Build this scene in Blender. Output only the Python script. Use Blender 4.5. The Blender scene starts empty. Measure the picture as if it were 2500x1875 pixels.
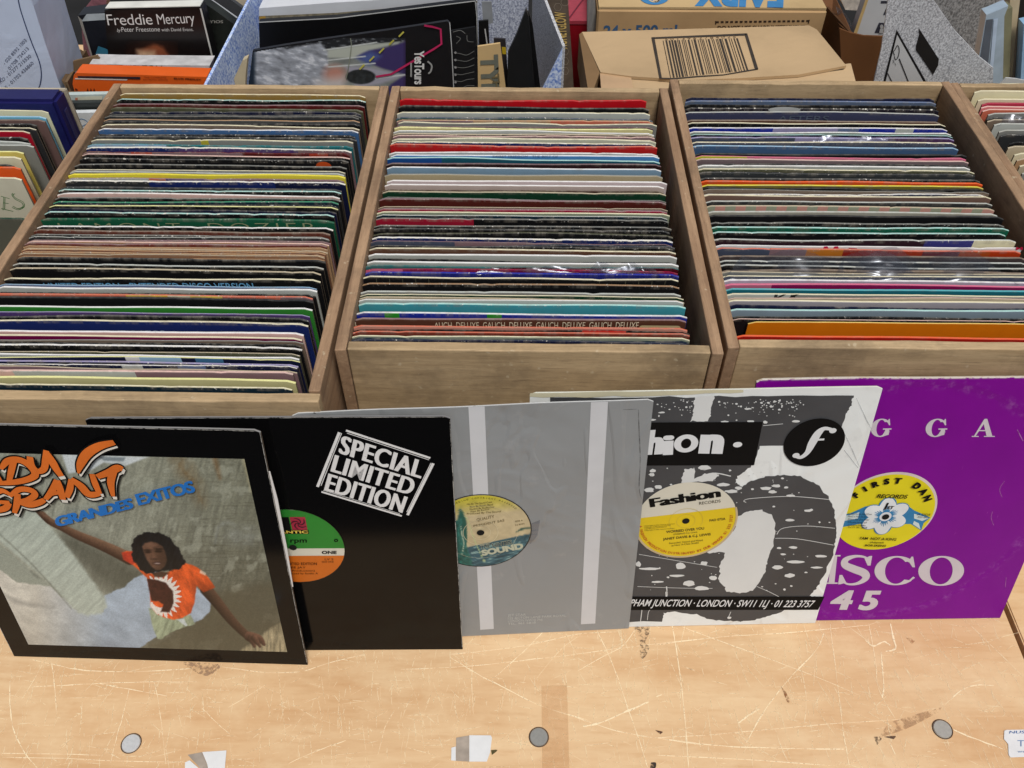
import bpy, bmesh, math, random
import numpy as np
from mathutils import Vector, Matrix
random.seed(11)
SC = bpy.context.scene
C = SC.collection
R = math.radians

# ---------------------------------------------------------------- camera
FPX, PITCH, YAW, ROLL, CAMZ = 2119.97, R(47.186), R(-0.930), R(-0.069), 0.8775
_F = Vector((math.sin(YAW)*math.cos(PITCH), math.cos(YAW)*math.cos(PITCH), -math.sin(PITCH)))
_R = Vector((math.cos(YAW), -math.sin(YAW), 0))
_U = _R.cross(_F)
CR_, CU_ = _R*math.cos(ROLL)+_U*math.sin(ROLL), -_R*math.sin(ROLL)+_U*math.cos(ROLL)
CO = Vector((0, 0, CAMZ))
cam = bpy.data.cameras.new('camera'); camo = bpy.data.objects.new('camera', cam); C.objects.link(camo)
cam.sensor_width = 36; cam.lens = 36*FPX/2500; cam.clip_start = .01; cam.clip_end = 60
camo.matrix_world = Matrix((( CR_.x, CU_.x, -_F.x, CO.x), (CR_.y, CU_.y, -_F.y, CO.y), (CR_.z, CU_.z, -_F.z, CO.z), (0, 0, 0, 1)))
SC.camera = camo

# ---------------------------------------------------------------- daylight under a bright overcast sky
SUN_EL, SUN_AZ = R(66), R(24)          # azimuth: how far right of straight behind the camera the light comes from
w = bpy.data.worlds.new('World'); SC.world = w; w.use_nodes = True
nt = w.node_tree; nt.nodes.clear()
sky = nt.nodes.new('ShaderNodeTexSky'); sky.sky_type = 'NISHITA'; sky.sun_disc = False
sky.sun_elevation = SUN_EL; sky.sun_rotation = math.pi - SUN_AZ; sky.air_density = 1.0; sky.dust_density = 3.0
hs = nt.nodes.new('ShaderNodeHueSaturation'); hs.inputs['Saturation'].default_value = .45
bg = nt.nodes.new('ShaderNodeBackground'); bg.inputs['Strength'].default_value = .045
ow = nt.nodes.new('ShaderNodeOutputWorld')
nt.links.new(sky.outputs[0], hs.inputs['Color']); nt.links.new(hs.outputs[0], bg.inputs['Color']); nt.links.new(bg.outputs[0], ow.inputs['Surface'])
sl = bpy.data.lights.new('sun', 'SUN'); sl.energy = 1.5; sl.angle = R(16); sl.color = (1, .95, .88)
so = bpy.data.objects.new('sun', sl); C.objects.link(so)
sd = Vector((-math.sin(SUN_AZ)*math.cos(SUN_EL), math.cos(SUN_AZ)*math.cos(SUN_EL), -math.sin(SUN_EL)))
so.rotation_euler = sd.to_track_quat('-Z', 'Y').to_euler()
VS = SC.view_settings
VS.view_transform = 'Standard'; VS.look = 'None'; VS.gamma = 1; VS.use_curve_mapping = False
VS.exposure = 0.72

# ---------------------------------------------------------------- measuring helpers (photo pixel -> point on a real plane)
def ray(px, py): return _F + CR_*((px-1250)/FPX) - CU_*((py-937.5)/FPX)
def onz(px, py, z=0.0):
    d = ray(px, py); return CO + d*((z-CO.z)/d.z)
def ony(px, py, y):
    d = ray(px, py); return CO + d*((y-CO.y)/d.y)

def lin(c):
    return tuple(((v/255)/12.92 if v/255 <= .04045 else ((v/255+.055)/1.055)**2.4) for v in c[:3])
# ---------------------------------------------------------------- materials
_m = {}
def nodes(m):
    m.use_nodes = True; n = m.node_tree.nodes; n.clear()
    o = n.new('ShaderNodeOutputMaterial'); b = n.new('ShaderNodeBsdfPrincipled')
    m.node_tree.links.new(b.outputs[0], o.inputs[0])
    return m.node_tree, n, b, o
def rgbmix(t, fac, a, b, blend='MIX'):
    x = t.nodes.new('ShaderNodeMix'); x.data_type = 'RGBA'; x.blend_type = blend
    for s, v in (('Factor', fac), ('A', a), ('B', b)):
        i = [q for q in x.inputs if q.name == s and (q.type == 'RGBA' if s != 'Factor' else q.type == 'VALUE')][0]
        if hasattr(v, 'links') or isinstance(v, bpy.types.NodeSocket): t.links.new(v, i)
        elif isinstance(v, (int, float)): i.default_value = v
        else: i.default_value = (*v[:3], 1)
    return [q for q in x.outputs if q.type == 'RGBA'][0]
def noise(t, vec, scale, detail=3, rough=.55, dist=0):
    n = t.nodes.new('ShaderNodeTexNoise'); n.inputs['Scale'].default_value = scale; n.inputs['Detail'].default_value = detail
    n.inputs['Roughness'].default_value = rough; n.inputs['Distortion'].default_value = dist
    if vec is not None: t.links.new(vec, n.inputs['Vector'])
    return n.outputs['Fac']
def ramp(t, fac, p0, p1, c0=0.0, c1=1.0):
    r = t.nodes.new('ShaderNodeMapRange'); r.inputs['From Min'].default_value = p0; r.inputs['From Max'].default_value = p1
    r.inputs['To Min'].default_value = c0; r.inputs['To Max'].default_value = c1
    t.links.new(fac, r.inputs['Value']); return r.outputs[0]
def coords(t, scale=(1, 1, 1), rnd=True):
    tc = t.nodes.new('ShaderNodeTexCoord'); mp = t.nodes.new('ShaderNodeMapping'); mp.inputs['Scale'].default_value = scale
    t.links.new(tc.outputs['Object'], mp.inputs['Vector'])
    if rnd:
        oi = t.nodes.new('ShaderNodeObjectInfo'); mu = t.nodes.new('ShaderNodeMath'); mu.operation = 'MULTIPLY'; mu.inputs[1].default_value = 37.0
        t.links.new(oi.outputs['Random'], mu.inputs[0]); cx = t.nodes.new('ShaderNodeCombineXYZ')
        for k in range(3): t.links.new(mu.outputs[0], cx.inputs[k])
        t.links.new(cx.outputs[0], mp.inputs['Location'])
    return mp.outputs[0]
def bump(t, b, h, strength, dist=.001):
    n = t.nodes.new('ShaderNodeBump'); n.inputs['Strength'].default_value = strength; n.inputs['Distance'].default_value = dist
    t.links.new(h, n.inputs['Height']); t.links.new(n.outputs[0], b.inputs['Normal'])
def math2(t, op, a, b):
    n = t.nodes.new('ShaderNodeMath'); n.operation = op
    for i, v in enumerate((a, b)):
        if isinstance(v, (int, float)): n.inputs[i].default_value = v
        else: t.links.new(v, n.inputs[i])
    return n.outputs[0]

def card(rgb, rough=.55, var=.12, scale=30, spec=.4, crease=0.0, dirt=0.0, k=.85):
    key = ('card', rgb, rough, var, scale, spec, crease, dirt, k)
    if key in _m: return _m[key]
    m = bpy.data.materials.new('printed_card'); t, n, b, o = nodes(m)
    c = [v*k for v in lin(rgb)]
    v = coords(t)
    f = noise(t, v, scale, 4)
    col = rgbmix(t, ramp(t, f, .3, .7), [x*(1-var) for x in c], [min(.9, x*(1+var)) for x in c])
    if dirt:
        d = noise(t, v, 9, 5, .65)
        col = rgbmix(t, ramp(t, d, .5, .75, 0, dirt), col, [x*.45 for x in c])
    t.links.new(col, b.inputs['Base Color'])
    b.inputs['Roughness'].default_value = rough; b.inputs['Specular IOR Level'].default_value = spec
    if crease: bump(t, b, noise(t, v, 14, 3, .5, 1.2), crease, .004)
    else: bump(t, b, noise(t, v, 300, 2), .08, .0004)
    _m[key] = m; return m

def sleeve_mat():
    """card of the record sleeves: printed colours come from the mesh, worn pale along the top edge"""
    if 'sl' in _m: return _m['sl']
    m = bpy.data.materials.new('sleeve_card'); t, n, b, o = nodes(m)
    a = n.new('ShaderNodeVertexColor'); a.layer_name = 'print'
    v = coords(t, (1, 1, 1))
    vs = coords(t, (1, .5, .5))
    f = noise(t, vs, 60, 3)
    col = rgbmix(t, ramp(t, f, .3, .7, 0, .3), a.outputs['Color'], (0.75, .72, .68), 'MULTIPLY')
    ev = noise(t, coords(t, (1, .05, .05)), 90, 4, .7)
    col = rgbmix(t, math2(t, 'MULTIPLY', ramp(t, ev, .45, .65, 0, .4), ramp(t, a.outputs['Alpha'], .02, .1)), col, [.30, .27, .22], 'MIX')
    # worn edge
    nz = noise(t, coords(t, (1, .25, .6)), 170, 4, .7)
    th = math2(t, 'SUBTRACT', 1.0, a.outputs['Alpha'])
    wm = ramp(t, math2(t, 'SUBTRACT', nz, math2(t, 'MULTIPLY', th, .55)), .36, .44)
    wm = math2(t, 'MULTIPLY', wm, ramp(t, a.outputs['Alpha'], .02, .12))
    col = rgbmix(t, wm, col, (.74, .72, .64))
    # rubbed specks near the edge
    sp = noise(t, v, 420, 2, .5)
    smk = math2(t, 'MULTIPLY', ramp(t, sp, .66, .70), ramp(t, a.outputs['Alpha'], .05, .4))
    col = rgbmix(t, smk, col, (.76, .74, .68))
    t.links.new(col, b.inputs['Base Color'])
    b.inputs['Roughness'].default_value = .42; b.inputs['Specular IOR Level'].default_value = .35
    bump(t, b, noise(t, v, 120, 3), .12, .0006)
    _m['sl'] = m; return m

def wood(base, dark, axis='x', name='crate_wood', scale=1.0, rough=.7, grime=.38):
    key = (name, base, axis)
    if key in _m: return _m[key]
    m = bpy.data.materials.new(name); t, n, b, o = nodes(m)
    s = {'x': (.6, 9, 9), 'y': (9, .6, 9), 'z': (9, 9, .6)}[axis]
    v = coords(t, s)
    g1 = noise(t, v, 7*scale, 6, .68, 1.2); g2 = noise(t, v, 46*scale, 5, .7)
    lb, ld = lin(base), lin(dark)
    col = rgbmix(t, ramp(t, g1, .3, .7), ld, lb)
    col = rgbmix(t, ramp(t, g2, .55, .72, 0, .55), col, [x*.55 for x in ld])
    gr = noise(t, coords(t), 9, 6, .75)
    col = rgbmix(t, ramp(t, gr, .46, .70, 0, grime+.15), col, lin((84, 70, 54)))
    kn = noise(t, coords(t, tuple(1.5 if q > 1 else .8 for q in s)), 16, 2, .5, .3)
    col = rgbmix(t, ramp(t, kn, .70, .80, 0, .7), col, lin((70, 52, 38)))
    ln_ = noise(t, coords(t, tuple(q*2.2 for q in s)), 60, 2, .5)
    col = rgbmix(t, ramp(t, ln_, .56, .66, 0, .22), col, [x*.5 for x in ld])
    sp = noise(t, coords(t), 130, 2, .5)
    col = rgbmix(t, ramp(t, sp, .68, .75, 0, .5), col, lin((205, 190, 160)))
    t.links.new(col, b.inputs['Base Color']); b.inputs['Roughness'].default_value = rough
    bump(t, b, g2, .25, .0008)
    _m[key] = m; return m

def table_wood():
    m = bpy.data.materials.new('worn_plywood'); t, n, b, o = nodes(m)
    v = coords(t, (1.0, 7, 1), False)
    g = noise(t, v, 3.2, 6, .62, 1.0); g2 = noise(t, v, 20, 4, .6)
    col = rgbmix(t, ramp(t, g, .3, .7), lin((210, 170, 126)), lin((226, 194, 152)))
    col = rgbmix(t, ramp(t, g2, .5, .75, 0, .45), col, lin((192, 146, 98)))
    big = noise(t, coords(t, (1, 2, 1), False), 3.5, 4, .6)
    col = rgbmix(t, ramp(t, big, .5, .75, 0, .4), col, lin((200, 148, 96)))
    # fine rubbed-through wear: short strokes both ways
    for sc, th in (((3, 40, 1), .62), ((46, 4, 1), .63), ((30, 28, 1), .66)):
        q = noise(t, coords(t, sc, False), 4, 5, .75)
        col = rgbmix(t, ramp(t, q, th, th+.09, 0, .55), col, lin((226, 196, 152)))
    pale = noise(t, coords(t, (1, 1.6, 1), False), 9, 5, .7)
    col = rgbmix(t, ramp(t, pale, .46, .68, 0, .55), col, lin((234, 208, 168)))
    t.links.new(col, b.inputs['Base Color'])
    t.links.new(ramp(t, g2, .3, .7, .38, .6), b.inputs['Roughness'])
    b.inputs['Specular IOR Level'].default_value = .35
    bump(t, b, g2, .12, .0006)
    return m

def speckle(a, c, name='speckled_board', scale=330):
    m = bpy.data.materials.new(name); t, n, b, o = nodes(m)
    f = noise(t, coords(t, (1, 1, .8)), scale, 3, .6)
    col = rgbmix(t, ramp(t, f, .36, .62), lin(a), lin(c))
    t.links.new(col, b.inputs['Base Color']); b.inputs['Roughness'].default_value = .8
    return m

def broken(rgb, keep=.5, scale=160, name='worn_ink', rough=.6, soft=.12, k=.85):
    """ink or residue that is worn away in patches (really see-through there)"""
    key = ('brk', rgb, keep, scale, soft)
    if key in _m: return _m[key]
    m = bpy.data.materials.new(name); t, n, b, o = nodes(m)
    b.inputs['Base Color'].default_value = (*[v*k for v in lin(rgb)], 1); b.inputs['Roughness'].default_value = rough
    f = noise(t, coords(t), scale, 4, .7)
    t.links.new(ramp(t, f, 1-keep-soft, 1-keep+soft), b.inputs['Alpha'])
    _m[key] = m; return m

def film():
    if 'film' in _m: return _m['film']
    m = bpy.data.materials.new('clear_plastic_film'); t, n, b, o = nodes(m)
    v = coords(t)
    gl = n.new('ShaderNodeBsdfGlossy'); gl.inputs['Roughness'].default_value = .24; gl.inputs['Color'].default_value = (.26, .28, .32, 1)
    df = n.new('ShaderNodeBsdfTranslucent'); df.inputs['Color'].default_value = (.75, .78, .85, 1)
    tr = n.new('ShaderNodeBsdfTransparent'); tr.inputs['Color'].default_value = (.96, .97, 1, 1)
    bp = n.new('ShaderNodeBump'); bp.inputs['Strength'].default_value = .5; bp.inputs['Distance'].default_value = .004
    t.links.new(noise(t, coords(t, (.35, 1, 1.6)), 42, 2, .45, 1.6), bp.inputs['Height'])
    t.links.new(bp.outputs[0], gl.inputs['Normal'])
    m1 = n.new('ShaderNodeMixShader'); m2 = n.new('ShaderNodeMixShader')
    m1.inputs[0].default_value = .35; t.links.new(gl.outputs[0], m1.inputs[1]); t.links.new(df.outputs[0], m1.inputs[2])
    m2.inputs[0].default_value = .30; t.links.new(tr.outputs[0], m2.inputs[1]); t.links.new(m1.outputs[0], m2.inputs[2])
    t.links.new(m2.outputs[0], o.inputs[0])
    _m['film'] = m; return m

def metal(rgb, rough=.35):
    m = bpy.data.materials.new('screw_metal'); t, n, b, o = nodes(m)
    f = noise(t, coords(t), 400, 3)
    t.links.new(rgbmix(t, f, [x*.7 for x in lin(rgb)], lin(rgb)), b.inputs['Base Color'])
    b.inputs['Metallic'].default_value = .45; b.inputs['Roughness'].default_value = rough
    return m

# ---------------------------------------------------------------- object helpers
def tag(o, label, cat, group=None):
    o['label'] = label; o['category'] = cat
    if group: o['group'] = group
    return o
def thing(name, label, cat, loc=(0, 0, 0), mat=None, group=None):
    o = bpy.data.objects.new(name, None); C.objects.link(o); o.empty_display_size = .02
    if mat is not None: o.matrix_world = mat
    else: o.location = loc
    return tag(o, label, cat, group)
def mesh_obj(name, verts, faces, mat, parent=None, loc=None, smooth=False):
    """verts in the parent's own axes; with loc the origin is put there (verts given in the same axes)"""
    me = bpy.data.meshes.new(name)
    if loc is not None: verts = [Vector(v)-Vector(loc) for v in verts]
    me.from_pydata([tuple(v) for v in verts], [], faces); me.update()
    o = bpy.data.objects.new(name, me); C.objects.link(o)
    if mat: me.materials.append(mat)
    if parent: o.parent = parent
    if loc is not None: o.location = loc
    if smooth:
        for p in me.polygons: p.use_smooth = True
    return o
def box_bm(bm, x0, x1, y0, y1, z0, z1, bev=0.0):
    r = bmesh.ops.create_cube(bm, size=1, matrix=Matrix.Translation(((x0+x1)/2, (y0+y1)/2, (z0+z1)/2)) @ Matrix.Diagonal((x1-x0, y1-y0, z1-z0, 1)))
    if bev:
        es = list({e for v in r['verts'] for e in v.link_edges})
        bmesh.ops.bevel(bm, geom=es, offset=bev, segments=2, affect='EDGES')
def bm_obj(name, bm, mat, parent=None, loc=None):
    bmesh.ops.recalc_face_normals(bm, faces=bm.faces[:])
    me = bpy.data.meshes.new(name)
    if loc is not None: bmesh.ops.translate(bm, vec=-Vector(loc), verts=bm.verts[:])
    bm.to_mesh(me); bm.free()
    o = bpy.data.objects.new(name, me); C.objects.link(o)
    if mat: me.materials.append(mat)
    if parent: o.parent = parent
    if loc is not None: o.location = loc
    return o
def box(name, x0, x1, y0, y1, z0, z1, mat, parent=None, bev=.0008, loc=None):
    bm = bmesh.new(); box_bm(bm, x0, x1, y0, y1, z0, z1, bev); return bm_obj(name, bm, mat, parent, loc)
def prism(name, pts, depth, mat, parent=None, bev=.0, rel=None, sub=0):
    """planar outline (3-d points) pushed back by the vector depth; rel = parent's location"""
    off = Vector(rel) if rel is not None else Vector((0, 0, 0))
    bm = bmesh.new(); vs = [bm.verts.new(Vector(p)-off) for p in pts]
    f = bm.faces.new(vs)
    e = bmesh.ops.extrude_face_region(bm, geom=[f])
    bmesh.ops.translate(bm, vec=Vector(depth), verts=[v for v in e['geom'] if isinstance(v, bmesh.types.BMVert)])
    if bev: bmesh.ops.bevel(bm, geom=bm.edges[:], offset=bev, segments=1, affect='EDGES')
    return bm_obj(name, bm, mat, parent)

# flat printing: shapes are (verts2d, faces)
def S_poly(pts): return ([tuple(p) for p in pts], [tuple(range(len(pts)))])
def S_ell(c, rx, ry=None, n=40, a0=0, a1=2*math.pi, rot=0):
    ry = rx if ry is None else ry
    pts = []
    full = abs(a1-a0-2*math.pi) < 1e-6
    for i in range(n if full else n+1):
        a = a0+(a1-a0)*i/n; x, y = rx*math.cos(a), ry*math.sin(a)
        pts.append((c[0]+x*math.cos(rot)-y*math.sin(rot), c[1]+x*math.sin(rot)+y*math.cos(rot)))
    return S_poly(pts)
def S_ring(c, r0, r1, a0=0, a1=2*math.pi, n=48):
    v, f = [], []
    for i in range(n+1):
        a = a0+(a1-a0)*i/n
        for r in (r0, r1): v.append((c[0]+r*math.cos(a), c[1]+r*math.sin(a)))
        if i: f.append((2*i-2, 2*i-1, 2*i+1, 2*i))
    return v, f
def smooth_pts(pts, n=6):
    if len(pts) < 3: return pts
    P = [pts[0]]+list(pts)+[pts[-1]]; out = []
    for i in range(1, len(P)-2):
        for k in range(n):
            t = k/n; q = []
            for d in range(len(pts[0])):
                a, b, c, e = P[i-1][d], P[i][d], P[i+1][d], P[i+2][d]
                q.append(.5*(2*b+(c-a)*t+(2*a-5*b+4*c-e)*t*t+(3*b-a-3*c+e)*t**3))
            out.append(tuple(q))
    out.append(tuple(pts[-1])); return out
def S_stroke(pts, widths, sm=6):
    """brush stroke of changing width; pts 2-d, widths full width at each point"""
    if isinstance(widths, (int, float)): widths = [widths]*len(pts)
    q = smooth_pts([(p[0], p[1], w_) for p, w_ in zip(pts, widths)], sm) if sm > 1 else [(p[0], p[1], w_) for p, w_ in zip(pts, widths)]
    v, f = [], []
    for i, (x, y, w_) in enumerate(q):
        a, b = q[max(0, i-1)], q[min(len(q)-1, i+1)]
        dx, dy = b[0]-a[0], b[1]-a[1]; L = math.hypot(dx, dy) or 1
        nx, ny = -dy/L*w_/2, dx/L*w_/2
        v += [(x+nx, y+ny), (x-nx, y-ny)]
        if i: f.append((2*i-2, 2*i-1, 2*i+1, 2*i))
    return v, f
_tc = {}
def text_shape(s, bold=0.0, shear=0.0, space=1.0):
    key = (s, bold, shear, space)
    if key in _tc: return _tc[key]
    def build(st):
        cu = bpy.data.curves.new('lettering', 'FONT'); cu.body = st; cu.offset = bold; cu.shear = shear; cu.space_character = space; cu.resolution_u = 4
        o = bpy.data.objects.new('lettering', cu); C.objects.link(o)
        bpy.context.view_layer.update()
        me = bpy.data.meshes.new_from_object(o.evaluated_get(bpy.context.evaluated_depsgraph_get()))
        v = [(q.co.x, q.co.y) for q in me.vertices]; f = [tuple(p.vertices) for p in me.polygons]
        bpy.data.objects.remove(o); bpy.data.curves.remove(cu); bpy.data.meshes.remove(me)
        return v, f
    if ('H', bold) not in _tc:
        vh, _ = build('H'); ys = [y for x, y in vh]; _tc[('H', bold)] = (min(ys), max(ys))
    y0, y1 = _tc[('H', bold)]
    v, f = build(s)
    xs = [x for x, y in v]; x0, x1 = min(xs), max(xs)
    out = ([((x-x0)/(x1-x0), (y-y0)/(y1-y0)) for x, y in v], f, (x1-x0)/(y1-y0))
    _tc[key] = out; return out
def S_text(s, bl, br, tl, bold=0.0, shear=0.0, space=1.0):
    v, f, asp = text_shape(s, bold, shear, space)
    ax, ay = (br[0]-bl[0], br[1]-bl[1]), (tl[0]-bl[0], tl[1]-bl[1])
    return [(bl[0]+x*ax[0]+y*ay[0], bl[1]+x*ax[1]+y*ay[1]) for x, y in v], f
def S_heavy(s, bl, br, tl, bold=.02, shear=0.0, space=1.0, d=.012, n=3):
    out = []
    for k in range(n):
        t = (k/(n-1)-.5)*d
        dx, dy = (br[0]-bl[0])*t, (br[1]-bl[1])*t
        out.append(shift(S_text(s, bl, br, tl, bold, shear, space), dx, dy))
    return out
def S_textw(s, p, h, ang=0.0, bold=0.0, shear=0.0, space=1.0, align='c', xs=1.0):
    """text of cap height h at p, own proportions"""
    v, f, asp = text_shape(s, bold, shear, space); W = asp*h*xs
    ca, sa = math.cos(ang), math.sin(ang); o = {'c': -W/2, 'l': 0, 'r': -W}[align]
    return [(p[0]+(x*W+o)*ca-y*h*sa, p[1]+(x*W+o)*sa+y*h*ca) for x, y in v], f
def S_arc(s, c, r, a_mid, h, step, bold=0.0, bottom=False):
    """text round a circle; a_mid centre angle, step radians per character"""
    out = []; n = len(s)
    for i, ch in enumerate(s):
        if ch == ' ': continue
        k = (i-(n-1)/2)*step
        a = a_mid+k if bottom else a_mid-k
        p = (c[0]+r*math.cos(a), c[1]+r*math.sin(a))
        out.append(S_textw(ch, p, h, a+math.pi/2 if bottom else a-math.pi/2, bold))
    return out
def join_shapes(shapes):
    V, Fc = [], []
    for v, f in shapes:
        n = len(V); V += v; Fc += [tuple(i+n for i in q) for q in f]
    return V, Fc
def shift(sh, dx, dy): return [(x+dx, y+dy) for x, y in sh[0]], sh[1]
def flat(name, shapes, layer, mat, parent, step=.00022):
    """printing on an upright face: local x right, z up, front towards -y"""
    V, Fc = join_shapes(shapes); off = [k % 9 for k, sh in enumerate(shapes) for _ in sh[0]]
    o = mesh_obj(name, [(x, -layer*step-.000012*k, z) for (x, z), k in zip(V, off)], Fc, mat, parent)
    bm = bmesh.new(); bm.from_mesh(o.data); bmesh.ops.triangulate(bm, faces=[f for f in bm.faces if len(f.verts) > 4])
    for f in bm.faces:
        if f.normal.y > 0: f.normal_flip()
    bm.to_mesh(o.data); bm.free(); return o
def flat_z(name, shapes, z, mat, parent=None, loc=None):
    V, Fc = join_shapes(shapes)
    off = [k % 23 for k, sh in enumerate(shapes) for _ in sh[0]]
    o = mesh_obj(name, [(x, y, z+.000006*k) for (x, y), k in zip(V, off)], Fc, mat, parent, loc)
    bm = bmesh.new(); bm.from_mesh(o.data); bmesh.ops.triangulate(bm, faces=[f for f in bm.faces if len(f.verts) > 4])
    for f in bm.faces:
        if f.normal.z < 0: f.normal_flip()
    bm.to_mesh(o.data); bm.free(); return o

class Face:
    """an upright or leaning rectangle standing at base point O"""
    def __init__(s, O, yaw, lean):
        s.O = Vector(O); s.x = Vector((math.cos(yaw), math.sin(yaw), 0)); bk = Vector((-math.sin(yaw), math.cos(yaw), 0))
        s.z = Vector((0, 0, math.cos(lean)))+bk*math.sin(lean); s.y = s.z.cross(s.x)
        s.M = Matrix(((s.x.x, s.y.x, s.z.x, s.O.x), (s.x.y, s.y.y, s.z.y, s.O.y), (s.x.z, s.y.z, s.z.z, s.O.z), (0, 0, 0, 1)))
    def uv(s, px, py):
        d = ray(px, py); t = (s.O-CO).dot(s.y)/d.dot(s.y); p = CO+d*t-s.O
        return p.dot(s.x), p.dot(s.z)
    def zoom(s, ox, oy, k):
        s.zo = (ox, oy, k); return s
    def q(s, zx, zy):
        ox, oy, k = s.zo; return s.uv(ox+zx/k, oy+zy/k)
    def qs(s, *pts): return [s.q(*p) for p in pts]

# ---------------------------------------------------------------- ground and tables
fl = mesh_obj('floor', [(-8, -4, -.75), (8, -4, -.75), (8, 12, -.75), (-8, 12, -.75)], [(0, 1, 2, 3)], card((26, 26, 27), .9, .3, 8))
fl['kind'] = 'structure'
TW = table_wood()
SEAM = .5385
leg_m = metal((110, 112, 115), .5)
table = thing('market_table', 'pale scratched plywood table under the row of wooden record crates', 'table', (-.35, .95, -.75))
def tb(o): o.location = -Vector((-.35, .95, -.75)) ; return o
def tpart(name, *a, **k):
    o = box(name, *a, **k); o.parent = table; o.location = (.35, -.95, .75); return o
tpart('table_top', -1.35, SEAM, .20, 1.80, -.022, 0, TW, bev=.0015)
for x in (-1.28, .47):
    for y in (.23, 1.73): tpart('leg', x-.018, x+.018, y-.018, y+.018, -.75, -.0225, leg_m)
table2 = thing('market_table', 'neighbouring plywood table beyond the dark joint at the lower right', 'table', (1.2, .95, -.75))
for nm, a in (('table_top', (SEAM+.006, 1.9, .15, 1.80, -.022, 0)),):
    o = box(nm, *a, TW, bev=.0015); o.parent = table2; o.location = (-1.2, -.95, .75)
for x in (.62, 1.83):
    for y in (.23, 1.73):
        o = box('leg', x-.018, x+.018, y-.018, y+.018, -.75, -.0225, leg_m); o.parent = table2; o.location = (-1.2, -.95, .75)
TL = (.35, -.95, .75)
def tz(ox):
    return lambda zx, zy: tuple(onz(ox+zx/2.458, 1500+zy/2.458, 0))[:2]
T1, T2, T3 = tz(0), tz(800), tz(1600)
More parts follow.
